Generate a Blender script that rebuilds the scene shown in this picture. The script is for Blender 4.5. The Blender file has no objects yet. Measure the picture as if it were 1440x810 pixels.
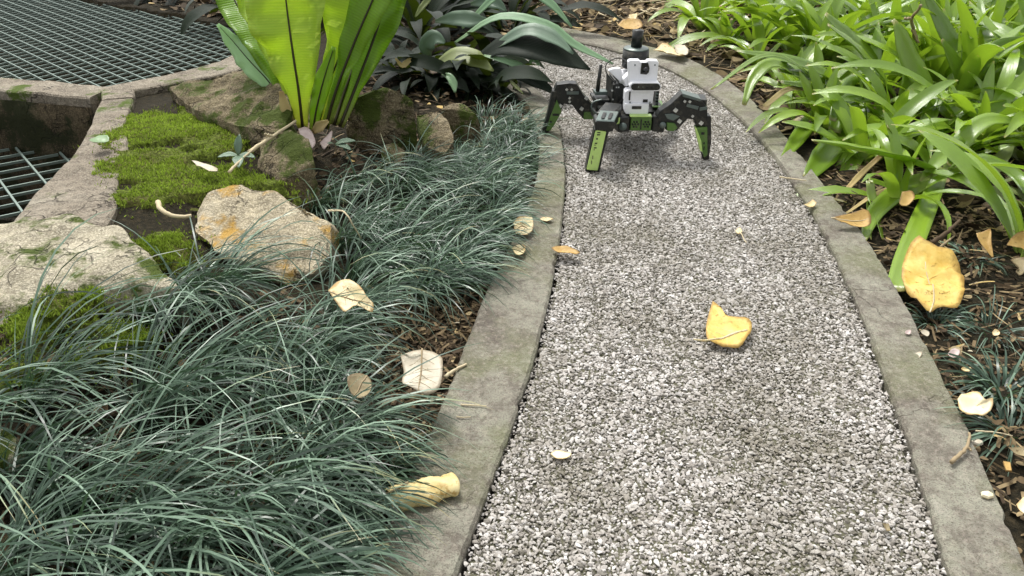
import bpy, bmesh, math, random
import numpy as np
from mathutils import Vector, Matrix, noise as mnoise

sc = bpy.context.scene
# ------------------------------------------------------------------ camera
F_PX, CAM_H = 1108.0, 0.82
PITCH = math.atan(651.0 / F_PX)
cp, sp = math.cos(PITCH), math.sin(PITCH)
cam_d = bpy.data.cameras.new('camera')
cam_d.sensor_width = 36.0
cam_d.lens = 36.0 * F_PX / 1440.0
cam_d.clip_start, cam_d.clip_end = 0.02, 300.0
cam = bpy.data.objects.new('camera', cam_d)
sc.collection.objects.link(cam)
cam.location = (0, 0, CAM_H)
cam.rotation_euler = (math.pi / 2 - PITCH, 0, 0)
sc.camera = cam
# ------------------------------------------------------------------ sky, sun, exposure
SUN_EL, SUN_AZ = math.radians(62), math.radians(-25)     # azimuth from +Y towards +X
w = bpy.data.worlds.new('World'); sc.world = w; w.use_nodes = True
nt = w.node_tree; nt.nodes.clear()
sky = nt.nodes.new('ShaderNodeTexSky'); sky.sky_type = 'NISHITA'; sky.sun_disc = False
sky.sun_elevation = SUN_EL; sky.sun_rotation = SUN_AZ
sky.air_density = 1.0; sky.dust_density = 4.0; sky.ozone_density = 1.0
hs = nt.nodes.new('ShaderNodeHueSaturation'); hs.inputs['Saturation'].default_value = 0.10
bg = nt.nodes.new('ShaderNodeBackground'); bg.inputs['Strength'].default_value = 0.15
wo = nt.nodes.new('ShaderNodeOutputWorld')
nt.links.new(sky.outputs[0], hs.inputs['Color']); nt.links.new(hs.outputs[0], bg.inputs[0]); nt.links.new(bg.outputs[0], wo.inputs[0])
sd = bpy.data.lights.new('sun', 'SUN'); sd.energy = 1.5; sd.angle = math.radians(11); sd.color = (1.0, 0.96, 0.90)
sun = bpy.data.objects.new('sun', sd); sc.collection.objects.link(sun)
sdir = Vector((math.sin(SUN_AZ) * math.cos(SUN_EL), math.cos(SUN_AZ) * math.cos(SUN_EL), math.sin(SUN_EL)))
sun.rotation_euler = sdir.to_track_quat('Z', 'Y').to_euler()
sc.view_settings.view_transform = 'Standard'; sc.view_settings.look = 'None'
sc.view_settings.exposure = 0.78; sc.view_settings.gamma = 1.0
sc.view_settings.use_curve_mapping = False
sc.cycles.max_bounces = 6; sc.cycles.diffuse_bounces = 3; sc.cycles.glossy_bounces = 2
sc.cycles.transmission_bounces = 4; sc.cycles.use_denoising = True

R = random.Random(7)
NP = np.random.default_rng(11)
C = sc.collection

# ------------------------------------------------------------------ geometry helpers
def P(x, y, z=0.0):
    """point of the photograph -> place on the horizontal plane at height z"""
    u, v = (x - 720) / F_PX, (y - 405) / F_PX
    d = (u, cp - v * sp, -sp - v * cp)
    t = (z - CAM_H) / d[2]
    return Vector((d[0] * t, d[1] * t, z))

def Q(x, y, Y):
    """point of the photograph -> place on the upright plane at distance Y"""
    u, v = (x - 720) / F_PX, (y - 405) / F_PX
    t = Y / (cp - v * sp)
    return Vector((u * t, Y, CAM_H + t * (-sp - v * cp)))

def pxm(y, Y):
    """metres per photo pixel at distance Y, row y"""
    v = (y - 405) / F_PX
    return Y / (cp - v * sp) / F_PX

def catmull(pts, n):
    pts = [Vector(p) for p in pts]
    P0 = [pts[0] * 2 - pts[1]] + pts + [pts[-1] * 2 - pts[-2]]
    cum = [0.0]
    for a, b in zip(pts, pts[1:]): cum.append(cum[-1] + max((b - a).length, 1e-6))
    out = []
    for i in range(n):
        s = cum[-1] * i / (n - 1)
        k = 0
        while k < len(pts) - 2 and s > cum[k + 1]: k += 1
        t = (s - cum[k]) / (cum[k + 1] - cum[k])
        a, b, c, d = P0[k], P0[k + 1], P0[k + 2], P0[k + 3]
        out.append(0.5 * ((2 * b) + (c - a) * t + (2 * a - 5 * b + 4 * c - d) * t * t + (3 * b - a - 3 * c + d) * t ** 3))
    return out

def interp(ws, t):
    x = t * (len(ws) - 1); k = min(int(x), len(ws) - 2); f = x - k
    return ws[k] * (1 - f) + ws[k + 1] * f

def ss(a, b, x):
    t = min(1.0, max(0.0, (x - a) / (b - a))); return t * t * (3 - 2 * t)

class MB:
    """collects faces, then links them as one mesh object"""
    def __init__(self): self.v, self.f, self.uv = [], [], []
    def add(self, vs, fs):
        o = len(self.v); self.v += [tuple(p) for p in vs]; self.f += [tuple(i + o for i in f) for f in fs]
        return self
    def box(self, c, s, m=None, taper=1.0):
        c = Vector(c); hx, hy, hz = s[0] / 2, s[1] / 2, s[2] / 2
        vs = []
        for z in (-1, 1):
            k = 1.0 if z < 0 else taper
            for x, y in ((-1, -1), (1, -1), (1, 1), (-1, 1)):
                p = Vector((x * hx * k, y * hy * k, z * hz))
                if m is not None: p = m @ p
                vs.append(c + p)
        return self.add(vs, [(3, 2, 1, 0), (4, 5, 6, 7), (0, 1, 5, 4), (1, 2, 6, 5), (2, 3, 7, 6), (3, 0, 4, 7)])
    def tube(self, pts, rad, n=8, cap=True, squash=None):
        pts = [Vector(p) for p in pts]
        if not isinstance(rad, (list, tuple)): rad = [rad] * len(pts)
        vs, fs = [], []
        up = Vector((0.03, 0.11, 1)).normalized()
        for i, p in enumerate(pts):
            t = (pts[min(i + 1, len(pts) - 1)] - pts[max(i - 1, 0)]).normalized()
            a = t.cross(up)
            if a.length < 0.05: a = t.cross(Vector((1, 0, 0)))
            a.normalize(); b = t.cross(a).normalized()
            for k in range(n):
                g = 2 * math.pi * k / n
                vs.append(p + (a * math.cos(g) + b * math.sin(g)) * rad[i])
        for i in range(len(pts) - 1):
            for k in range(n):
                fs.append((i * n + k, i * n + (k + 1) % n, (i + 1) * n + (k + 1) % n, (i + 1) * n + k))
        if cap:
            fs.append(tuple(range(n))); fs.append(tuple(reversed(range((len(pts) - 1) * n, len(pts) * n))))
        return self.add(vs, fs)
    def prism(self, outline, d):
        """outline: list of 3D points (planar polygon); d: thickness vector"""
        n = len(outline); d = Vector(d)
        vs = [Vector(p) for p in outline] + [Vector(p) + d for p in outline]
        fs = [tuple(range(n)), tuple(reversed(range(n, 2 * n)))]
        fs += [(i, n + i, n + (i + 1) % n, (i + 1) % n) for i in range(n)]
        return self.add(vs, fs)
    def mesh(self, name, mat, smooth=False, origin=None):
        me = bpy.data.meshes.new(name)
        o = Vector(origin) if origin is not None else Vector((0, 0, 0))
        me.from_pydata([tuple(Vector(p) - o) for p in self.v], [], self.f)
        me.materials.append(mat)
        if self.uv:
            uvl = me.uv_layers.new(name='UVMap')
            li = np.empty(len(me.loops), dtype=np.int32); me.loops.foreach_get('vertex_index', li)
            uvl.data.foreach_set('uv', np.array(self.uv, dtype=np.float32)[li].ravel())
        me.update()
        if smooth: me.shade_smooth()
        return me
    def build(self, name, mat, parent=None, smooth=False, bevel=0.0, fixn=True):
        org = None
        if parent is not None: org = wloc(parent)
        me = self.mesh(name, mat, smooth, org)
        if fixn and not self.uv:
            bm = bmesh.new(); bm.from_mesh(me); bmesh.ops.recalc_face_normals(bm, faces=bm.faces); bm.to_mesh(me); bm.free()
        o = bpy.data.objects.new(name, me); C.objects.link(o)
        if parent is not None: o.parent = parent
        if bevel:
            b = o.modifiers.new('b', 'BEVEL'); b.width = bevel; b.segments = 2; b.limit_method = 'ANGLE'
        return o

def wloc(o):
    v = Vector((0, 0, 0))
    while o is not None:
        v += o.location; o = o.parent
    return v

def tag(o, label=None, cat=None, group=None, kind=None):
    if label: o['label'] = label
    if cat: o['category'] = cat
    if group: o['group'] = group
    if kind: o['kind'] = kind
    return o

def empty(name, loc, label=None, cat=None, group=None, parent=None):
    o = bpy.data.objects.new(name, None); C.objects.link(o)
    if parent is not None: o.parent = parent; o.location = Vector(loc) - wloc(parent)
    else: o.location = loc
    o.empty_display_size = 0.02
    return tag(o, label, cat, group)

def from_np(name, v, f, mat, smooth=False, uv=None, attr=None):
    me = bpy.data.meshes.new(name)
    nv, nf, k = len(v), len(f), f.shape[1]
    me.vertices.add(nv); me.vertices.foreach_set('co', np.ascontiguousarray(v, dtype=np.float32).ravel())
    me.loops.add(nf * k); me.loops.foreach_set('vertex_index', np.ascontiguousarray(f, dtype=np.int32).ravel())
    me.polygons.add(nf); me.polygons.foreach_set('loop_start', np.arange(0, nf * k, k, dtype=np.int32))
    if uv is not None:
        l = me.uv_layers.new(name='UVMap'); l.data.foreach_set('uv', uv[f.ravel()].astype(np.float32).ravel())
    if attr is not None:
        for an, av in attr.items():
            at = me.attributes.new(an, 'FLOAT', 'POINT'); at.data.foreach_set('value', np.asarray(av, dtype=np.float32))
    me.update(calc_edges=True); me.validate()
    if smooth: me.shade_smooth()
    if mat: me.materials.append(mat)
    return me

def link(name, me, parent=None, loc=(0, 0, 0)):
    o = bpy.data.objects.new(name, me); C.objects.link(o); o.location = loc
    if parent is not None: o.parent = parent
    return o

# ------------------------------------------------------------------ material helpers
def srgb(r, g, b):
    f = lambda c: (c / 255 / 12.92) if c / 255 <= 0.04045 else ((c / 255 + 0.055) / 1.055) ** 2.4
    return (f(r), f(g), f(b), 1.0)

class NT:
    def __init__(self, name):
        self.m = bpy.data.materials.new(name); self.m.use_nodes = True
        self.t = self.m.node_tree; self.t.nodes.clear()
        self.out = self.t.nodes.new('ShaderNodeOutputMaterial')
        self.p = self.t.nodes.new('ShaderNodeBsdfPrincipled')
        self.t.links.new(self.p.outputs[0], self.out.inputs[0])
        self.coord = None
    def n(self, ty, **kw):
        x = self.t.nodes.new(ty)
        for k, v in kw.items():
            if k in x.inputs.keys(): x.inputs[k].default_value = v
            else: setattr(x, k, v)
        return x
    def l(self, a, b): self.t.links.new(a, b)
    def pos(self):
        if self.coord is None: self.coord = self.n('ShaderNodeNewGeometry').outputs['Position']
        return self.coord
    def noise(self, scale, detail=4.0, rough=0.6, vec=None, dist=0.0):
        x = self.n('ShaderNodeTexNoise'); x.inputs['Scale'].default_value = scale; x.inputs['Detail'].default_value = detail
        x.inputs['Roughness'].default_value = rough; x.inputs['Distortion'].default_value = dist
        self.l(vec if vec is not None else self.pos(), x.inputs['Vector']); return x.outputs['Fac']
    def ramp(self, fac, stops):
        x = self.n('ShaderNodeValToRGB'); e = x.color_ramp.elements
        e[0].position, e[0].color = stops[0]; e[1].position, e[1].color = stops[-1]
        for pos, col in stops[1:-1]:
            q = e.new(pos); q.color = col
        self.l(fac, x.inputs[0]); return x.outputs[0]
    def mix(self, fac, a, b, mode='MIX'):
        x = self.n('ShaderNodeMix', data_type='RGBA', blend_type=mode)
        for s, i in ((fac, 0), (a, 6), (b, 7)):
            if hasattr(s, 'is_output') or isinstance(s, bpy.types.NodeSocket): self.l(s, x.inputs[i])
            else: x.inputs[i].default_value = s
        return x.outputs[2]
    def math(self, op, a, b=0.0):
        x = self.n('ShaderNodeMath', operation=op)
        for s, i in ((a, 0), (b, 1)):
            if isinstance(s, bpy.types.NodeSocket): self.l(s, x.inputs[i])
            else: x.inputs[i].default_value = s
        return x.outputs[0]
    def bump(self, h, strength=0.4, dist=0.004):
        x = self.n('ShaderNodeBump'); x.inputs['Strength'].default_value = strength; x.inputs['Distance'].default_value = dist
        self.l(h, x.inputs['Height']); self.l(x.outputs[0], self.p.inputs['Normal']); return x
    def base(self, c):
        if isinstance(c, bpy.types.NodeSocket): self.l(c, self.p.inputs['Base Color'])
        else: self.p.inputs['Base Color'].default_value = c
    def translucent(self, col, fac):
        tr = self.n('ShaderNodeBsdfTranslucent'); mx = self.n('ShaderNodeMixShader'); mx.inputs[0].default_value = fac
        if isinstance(col, bpy.types.NodeSocket): self.l(col, tr.inputs[0])
        else: tr.inputs[0].default_value = col
        self.l(self.p.outputs[0], mx.inputs[1]); self.l(tr.outputs[0], mx.inputs[2]); self.l(mx.outputs[0], self.out.inputs[0])
    def rough(self, r, spec=0.5):
        self.p.inputs['Roughness'].default_value = r; self.p.inputs['Specular IOR Level'].default_value = spec

def plain(name, col, rough=0.5, spec=0.5, metal=0.0, nscale=180, var=0.25, bump=0.15):
    m = NT(name); n = m.noise(nscale, 3); n2 = m.noise(nscale / 9, 3)
    d = tuple(c * (1 - var) for c in col[:3]) + (1,); b = tuple(min(1, c * (1 + var)) for c in col[:3]) + (1,)
    cc = m.mix(m.mix(0.5, n, n2), d, b)
    if name.startswith('robot'):
        du = m.ramp(m.noise(45, 6, 0.7), [(0.50, (0, 0, 0, 1)), (0.70, (1, 1, 1, 1))]); cc = m.mix(m.math('MULTIPLY', du, 0.08 if 'white' in name else 0.22), cc, srgb(150, 142, 124))
    m.base(cc); m.rough(rough, spec); m.p.inputs['Metallic'].default_value = metal
    if bump: m.bump(n, bump, 0.001)
    return m.m

def strap_mat(name, lo, hi, base_c, rough=0.32, trans=0.25, tip=None, spec=0.5, glow=None, pinnate=False):
    """long parallel-veined leaf; UV v runs from base to tip, u across"""
    m = NT(name)
    uv = m.n('ShaderNodeUVMap').outputs[0]
    sx = m.n('ShaderNodeSeparateXYZ'); m.l(uv, sx.inputs[0])
    oi = m.n('ShaderNodeObjectInfo').outputs['Random']
    n = m.noise(14, 4)
    fac = m.math('ADD', m.math('MULTIPLY', oi, 0.65), m.math('MULTIPLY', n, 0.4))
    c = m.mix(fac, lo, hi)
    vein = m.n('ShaderNodeTexWave', bands_direction='Y' if pinnate else 'X'); vein.inputs['Scale'].default_value = 24.0 if pinnate else 7.0
    vein.inputs['Distortion'].default_value = 0.6
    m.l(uv, vein.inputs['Vector'])
    c = m.mix(m.math('MULTIPLY', vein.outputs['Fac'], 0.16), c, tuple(min(1, x * 1.9) for x in hi[:3]) + (1,))
    vf = m.n('ShaderNodeMapRange'); vf.inputs['From Min'].default_value = 0.22; vf.inputs['From Max'].default_value = 0.0
    m.l(sx.outputs[1], vf.inputs[0])
    c = m.mix(vf.outputs[0], c, base_c)
    if tip:
        tf = m.n('ShaderNodeMapRange'); tf.inputs['From Min'].default_value = 0.955; tf.inputs['From Max'].default_value = 1.0
        m.l(sx.outputs[1], tf.inputs[0]); c = m.mix(tf.outputs[0], c, tip)
    sp_ = m.noise(260, 2); spot = m.ramp(sp_, [(0.70, (0, 0, 0, 1)), (0.76, (1, 1, 1, 1))])
    c = m.mix(m.math('MULTIPLY', spot, 0.35), c, srgb(150, 130, 70))
    m.base(c); m.rough(rough, spec)
    m.bump(m.math('ADD', vein.outputs['Fac'], m.math('MULTIPLY', n, 2.0)), 0.25, 0.002)
    m.translucent(m.mix(0.5, c, glow or srgb(170, 205, 40)), trans)
    return m.m

def rock_mat(name, a, b, c, moss=None, moss_amt=0.5, lichen=None, scale=1.0, strat=False):
    m = NT(name); n1 = m.noise(9 * scale, 8, 0.65); n2 = m.noise(60 * scale, 6, 0.7); n3 = m.noise(260, 3)
    if strat:
        mp = m.n('ShaderNodeMapping'); mp.inputs['Scale'].default_value = (1, 3, 7); mp.inputs['Rotation'].default_value = (0.3, 0.5, 0.4)
        m.l(m.pos(), mp.inputs[0]); n1 = m.noise(7 * scale, 8, 0.7, mp.outputs[0])
    col = m.ramp(n1, [(0.32, a), (0.50, b), (0.66, c)])
    col = m.mix(m.math('MULTIPLY', m.ramp(n2, [(0.42, (1, 1, 1, 1)), (0.56, (0, 0, 0, 1))]), 0.45), col, tuple(x * 0.42 for x in a[:3]) + (1,))
    col = m.mix(m.math('MULTIPLY', m.ramp(n3, [(0.48, (0, 0, 0, 1)), (0.60, (1, 1, 1, 1))]), 0.45), col, tuple(min(1, x * 1.4) for x in c[:3]) + (1,))
    vor = m.n('ShaderNodeTexVoronoi', feature='DISTANCE_TO_EDGE'); vor.inputs['Scale'].default_value = 13 * scale
    dn = m.n('ShaderNodeTexNoise'); dn.inputs['Scale'].default_value = 20; m.l(m.pos(), dn.inputs['Vector'])
    vv = m.n('ShaderNodeVectorMath', operation='MULTIPLY_ADD'); m.l(dn.outputs['Color'], vv.inputs[0])
    vv.inputs[1].default_value = (.12, .12, .12); m.l(m.pos(), vv.inputs[2]); m.l(vv.outputs[0], vor.inputs['Vector'])
    crack = m.ramp(vor.outputs['Distance'], [(0.0, (1, 1, 1, 1)), (0.035, (0, 0, 0, 1))])
    cm = m.math('MULTIPLY', crack, m.ramp(m.noise(6, 2), [(0.5, (0, 0, 0, 1)), (0.6, (1, 1, 1, 1))]))
    col = m.mix(m.math('MULTIPLY', cm, 0.7), col, tuple(x * 0.3 for x in a[:3]) + (1,))
    if lichen:
        l1 = m.ramp(m.noise(11, 5, 0.6), [(0.53, (0, 0, 0, 1)), (0.62, (1, 1, 1, 1))])
        col = m.mix(m.math('MULTIPLY', l1, 0.85), col, lichen)
    if moss:
        k = m.math('ADD', m.math('MULTIPLY', m.noise(8, 6, 0.65), 1.0), m.math('MULTIPLY', n2, 0.25))
        mm = m.ramp(k, [(0.72 - 0.2 * moss_amt, (0, 0, 0, 1)), (0.80 - 0.2 * moss_amt, (1, 1, 1, 1))])
        col = m.mix(mm, col, m.mix(n3, tuple(x * .5 for x in moss[:3]) + (1,), moss))
    m.base(col); m.rough(0.9, 0.25)
    h = m.math('ADD', m.math('MULTIPLY', n2, 1.0), m.math('ADD', m.math('MULTIPLY', n1, 1.5), m.math('MULTIPLY', n3, 0.5)))
    m.bump(m.math('SUBTRACT', h, m.math('MULTIPLY', cm, 0.8)), 0.95, 0.011)
    return m.m

# soil with crumbs, leaf mould and a green cast where moss creeps in
m = NT('soil'); n1 = m.noise(12, 8, 0.7); n2 = m.noise(90, 6, 0.7)
col = m.ramp(n2, [(0.36, srgb(24, 21, 14)), (0.54, srgb(50, 43, 30)), (0.72, srgb(88, 76, 56))])
col = m.mix(m.math('MULTIPLY', n1, 0.6), col, srgb(32, 33, 18))
m.base(col); m.rough(0.95, 0.2); m.bump(m.math('ADD', n2, m.noise(300, 3)), 0.9, 0.006); M_SOIL = m.m

m = NT('concrete'); n1 = m.noise(7, 8, 0.72); n2 = m.noise(38, 8, 0.75); n3 = m.noise(420, 3); n4 = m.noise(110, 6, 0.7)
col = m.ramp(n1, [(0.30, srgb(100, 94, 86)), (0.46, srgb(134, 131, 118)), (0.58, srgb(144, 143, 128)), (0.72, srgb(162, 160, 147))])
col = m.mix(m.math('MULTIPLY', m.ramp(n2, [(0.46, (0, 0, 0, 1)), (0.60, (1, 1, 1, 1))]), 0.72), col, srgb(96, 87, 80))
col = m.mix(m.math('MULTIPLY', m.ramp(m.noise(4.2, 6, 0.65), [(0.47, (0, 0, 0, 1)), (0.60, (1, 1, 1, 1))]), 0.55), col, srgb(104, 108, 72))
col = m.mix(m.math('MULTIPLY', m.ramp(n4, [(0.50, (0, 0, 0, 1)), (0.64, (1, 1, 1, 1))]), 0.45), col, srgb(168, 160, 146))
col = m.mix(m.math('MULTIPLY', m.ramp(n3, [(0.52, (0, 0, 0, 1)), (0.63, (1, 1, 1, 1))]), 0.55), col, srgb(74, 68, 58))
wv = m.n('ShaderNodeTexVoronoi', feature='DISTANCE_TO_EDGE'); wv.inputs['Scale'].default_value = 2.6
dn = m.n('ShaderNodeTexNoise'); dn.inputs['Scale'].default_value = 9; dn.inputs['Detail'].default_value = 6; m.l(m.pos(), dn.inputs['Vector'])
vv = m.n('ShaderNodeVectorMath', operation='MULTIPLY_ADD'); m.l(dn.outputs['Color'], vv.inputs[0]); vv.inputs[1].default_value = (.25, .25, .25)
m.l(m.pos(), vv.inputs[2]); m.l(vv.outputs[0], wv.inputs['Vector'])
ck = m.math('MULTIPLY', m.ramp(wv.outputs['Distance'], [(0.0, (1, 1, 1, 1)), (0.006, (0, 0, 0, 1))]), m.ramp(m.noise(2.3, 2), [(0.52, (0, 0, 0, 1)), (0.60, (1, 1, 1, 1))]))
col = m.mix(m.math('MULTIPLY', ck, 0.4), col, srgb(58, 52, 42))
m.base(col); m.rough(0.9, 0.25)
hh_ = m.math('ADD', m.math('ADD', n2, n4), m.math('MULTIPLY', n3, 0.8))
m.bump(m.math('SUBTRACT', hh_, ck), 0.75, 0.004); M_CONC = m.m

m = NT('path_mortar'); n1 = m.noise(160, 4)
m.base(m.mix(n1, srgb(66, 66, 50), srgb(112, 110, 92))); m.rough(0.95, 0.2); m.bump(n1, 0.8, 0.004); M_MORTAR = m.m

m = NT('pebble'); oi = m.n('ShaderNodeObjectInfo').outputs['Random']
col = m.ramp(oi, [(0.0, srgb(84, 81, 72)), (0.12, srgb(130, 125, 117)), (0.30, srgb(164, 158, 151)), (0.58, srgb(184, 179, 173)), (0.84, srgb(200, 196, 191)), (1.0, srgb(222, 219, 215))])
d1 = m.ramp(m.noise(3.4, 6, 0.68), [(0.44, (0, 0, 0, 1)), (0.64, (1, 1, 1, 1))])
col = m.mix(m.math('MULTIPLY', d1, 0.58), col, srgb(116, 110, 92))
gr = m.ramp(m.noise(70, 3), [(0.42, (0.72, 0.72, 0.70, 1)), (0.62, (1, 1, 1, 1))])
col = m.mix(0.6, col, gr, 'MULTIPLY')
m.base(col); m.rough(0.72, 0.35); M_PEB = m.m

# grass: blue-green, highlights put in as paler blade tones
m = NT('mondo_grass'); at = m.n('ShaderNodeAttribute', attribute_name='tone').outputs['Fac']
oi = m.n('ShaderNodeObjectInfo').outputs['Random']
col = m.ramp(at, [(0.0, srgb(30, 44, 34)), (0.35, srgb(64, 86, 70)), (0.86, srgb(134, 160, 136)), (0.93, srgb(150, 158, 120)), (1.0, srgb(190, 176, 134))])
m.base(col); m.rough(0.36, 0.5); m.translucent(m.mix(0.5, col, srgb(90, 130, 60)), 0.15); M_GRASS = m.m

m = NT('moss'); at = m.n('ShaderNodeAttribute', attribute_name='tone').outputs['Fac']
col = m.ramp(at, [(0.0, srgb(76, 84, 36)), (0.40, srgb(128, 148, 54)), (0.75, srgb(166, 194, 70)), (1.0, srgb(200, 204, 110))])
m.base(col); m.rough(0.9, 0.15); m.translucent(col, 0.25); M_MOSS = m.m
m = NT('moss_bed'); n1 = m.noise(140, 5, 0.7); n2 = m.noise(10, 5)
col = m.ramp(n1, [(0.35, srgb(52, 56, 26)), (0.55, srgb(98, 112, 46)), (0.72, srgb(140, 154, 68))])
col = m.mix(m.math('MULTIPLY', m.ramp(n2, [(0.48, (0, 0, 0, 1)), (0.62, (1, 1, 1, 1))]), 0.7), col, srgb(84, 76, 50))
m.base(col); m.rough(1.0, 0.1); m.bump(n1, 1.0, 0.008); M_MOSSBED = m.m

M_ROCK_LICHEN = rock_mat('lichen_rock', srgb(140, 130, 110), srgb(184, 172, 144), srgb(212, 201, 176), lichen=srgb(192, 150, 62))
M_ROCK_PALE = rock_mat('pale_rock', srgb(134, 127, 108), srgb(180, 171, 148), srgb(208, 200, 178), moss=srgb(88, 104, 40), moss_amt=0.35)
M_ROCK_BROWN = rock_mat('brown_rock', srgb(74, 66, 50), srgb(118, 106, 82), srgb(158, 146, 118), moss=srgb(84, 98, 38), moss_amt=0.55, strat=True)
M_RIM = rock_mat('rim_concrete', srgb(106, 96, 84), srgb(142, 132, 116), srgb(166, 158, 142), moss=srgb(92, 110, 42), moss_amt=0.15, scale=0.8)
M_TANK = rock_mat('tank_wall', srgb(44, 40, 28), srgb(78, 68, 50), srgb(110, 98, 76), moss=srgb(50, 54, 28), moss_amt=0.6)
M_STEEL = plain('galvanised_steel', srgb(118, 132, 124), 0.6, 0.4, 0.4, 60, 0.4)
m = NT('water'); m.base(srgb(26, 30, 18)); m.rough(0.25, 0.3); m.bump(m.noise(9, 3), 0.15, 0.01); M_WATER = m.m

M_STRAP = strap_mat('strap_leaf', srgb(86, 118, 42), srgb(146, 178, 52), srgb(170, 184, 112), 0.24, 0.34, srgb(170, 160, 90), spec=0.95)
_p = [n_ for n_ in M_STRAP.node_tree.nodes if n_.type == 'BSDF_PRINCIPLED'][0]; _p.inputs['Coat Weight'].default_value = 0.35; _p.inputs['Coat Roughness'].default_value = 0.16
M_STRAP_TAN = strap_mat('dried_strap_leaf', srgb(176, 150, 96), srgb(206, 184, 130), srgb(160, 130, 80), 0.6, 0.2)
M_SHADE_LEAF = strap_mat('deep_shade_leaf', srgb(14, 22, 14), srgb(30, 42, 29), srgb(26, 36, 22), 0.55, 0.05, spec=0.15)  # deep shade among the leaves is put into this very dark colour
M_PALELEAF = strap_mat('pale_leaf', srgb(112, 148, 112), srgb(140, 172, 130), srgb(120, 150, 100), 0.35, 0.2)
M_OLIVELEAF = strap_mat('olive_leaf', srgb(88, 104, 54), srgb(120, 130, 70), srgb(90, 100, 60), 0.4, 0.15)
M_GREYLEAF = strap_mat('grey_green_leaf', srgb(84, 108, 90), srgb(118, 140, 116), srgb(90, 110, 80), 0.4, 0.15)  # on the dark plant, grey-teal reflections put into the leaf colour
M_FERN = strap_mat('nest_fern_frond', srgb(170, 204, 72), srgb(188, 220, 84), srgb(186, 182, 100), 0.42, 0.58, glow=srgb(230, 242, 124), pinnate=True)
M_FERN_DEEP = strap_mat('nest_fern_deep_frond', srgb(104, 142, 46), srgb(138, 178, 44), srgb(140, 140, 80), 0.34, 0.45, glow=srgb(190, 220, 70), pinnate=True)  # deeper green copy of the frond colour
M_FERN_PALE = strap_mat('nest_fern_pale_frond', srgb(164, 206, 160), srgb(186, 222, 172), srgb(150, 170, 110), 0.4, 0.4, glow=srgb(210, 235, 180))
M_MIDRIB = plain('midrib', srgb(52, 46, 26), 0.5, 0.4)
M_TWIG = plain('twig', srgb(150, 134, 106), 0.8, 0.2, 0, 120, 0.3, 0.4)
M_TWIG_PALE = plain('pale_twig', srgb(196, 182, 150), 0.8, 0.2, 0, 120, 0.25, 0.4)
M_TWIG_DARK = plain('dark_twig', srgb(86, 72, 56), 0.85, 0.2, 0, 120, 0.3, 0.4)

def fallen_mat(name, a, b, spot, amt=0.3, rough=0.55, trans=0.15):
    m = NT(name); n1 = m.noise(28, 6, 0.65); n2 = m.noise(120, 4, 0.6)
    col = m.mix(m.ramp(n1, [(0.35, (0, 0, 0, 1)), (0.65, (1, 1, 1, 1))]), a, b)
    s = m.ramp(n2, [(0.70 - 0.3 * amt, (0, 0, 0, 1)), (0.78 - 0.3 * amt, (1, 1, 1, 1))])
    s2 = m.math('MULTIPLY', s, m.ramp(m.noise(17, 3), [(0.45, (0, 0, 0, 1)), (0.6, (1, 1, 1, 1))]))
    col = m.mix(m.math('MULTIPLY', s2, 0.8), col, spot)
    rm = m.math('ADD', m.n('ShaderNodeAttribute', attribute_name='rim').outputs['Fac'], m.math('MULTIPLY', m.math('SUBTRACT', m.noise(35, 4), 0.5), 0.55))
    col = m.mix(m.math('MULTIPLY', m.ramp(rm, [(0.84, (0, 0, 0, 1)), (1.0, (1, 1, 1, 1))]), 0.7), col, spot)
    m.base(col); m.rough(rough, 0.4); m.bump(m.math('ADD', n1, m.math('MULTIPLY', n2, 0.4)), 0.5, 0.004); m.translucent(col, trans)
    return m.m
M_YELLOW = fallen_mat('yellow_leaf', srgb(214, 178, 84), srgb(230, 204, 120), srgb(140, 98, 42), 0.4)
M_CREAM = fallen_mat('cream_leaf', srgb(206, 190, 140), srgb(228, 216, 178), srgb(170, 126, 56), 0.5)
M_STRAW = fallen_mat('straw_leaf', srgb(214, 190, 120), srgb(230, 214, 160), srgb(176, 134, 58), 0.6)
M_PALE = fallen_mat('bleached_leaf', srgb(190, 180, 156), srgb(216, 208, 190), srgb(140, 124, 96), 0.3)
M_TAN = fallen_mat('tan_leaf', srgb(128, 116, 86), srgb(164, 150, 114), srgb(96, 76, 48), 0.4)
M_BROWN = fallen_mat('brown_leaf', srgb(104, 84, 58), srgb(140, 118, 86), srgb(60, 46, 30), 0.4)
M_ORANGE = fallen_mat('orange_leaf', srgb(180, 144, 78), srgb(204, 172, 108), srgb(110, 80, 44), 0.4)
M_IVORY = fallen_mat('ivory_leaf', srgb(236, 222, 176), srgb(244, 234, 204), srgb(190, 150, 80), 0.15)
M_PINK = fallen_mat('pinkish_leaf', srgb(190, 170, 164), srgb(212, 196, 190), srgb(140, 118, 110), 0.2)

M_RBLACK = plain('robot_black', srgb(30, 32, 30), 0.42, 0.5, 0.2, 200, 0.15, 0.05)
M_RGREY = plain('robot_grey', srgb(96, 108, 104), 0.4, 0.5, 0.4, 200, 0.12, 0.05)
M_RGREEN = plain('robot_green', srgb(188, 220, 128), 0.30, 0.5, 0.25, 200, 0.1, 0.03)  # lightened: light falling on the upturned front tibia is in the colour
M_RGREEN_D = plain('robot_dark_green', srgb(84, 118, 54), 0.4, 0.5, 0.25, 200, 0.1, 0.03)
M_RWHITE = plain('robot_white', srgb(240, 241, 245), 0.45, 0.5, 0, 200, 0.03, 0.02)
M_RSILVER = plain('robot_silver', srgb(196, 200, 196), 0.3, 0.5, 0.6, 200, 0.1, 0)
M_RRUBBER = plain('robot_rubber', srgb(26, 26, 24), 0.8, 0.3, 0, 200, 0.1, 0.1)
m = NT('lens_glass'); m.base((0.008, 0.008, 0.010, 1)); m.rough(0.08, 0.6); M_LENS = m.m

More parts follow.
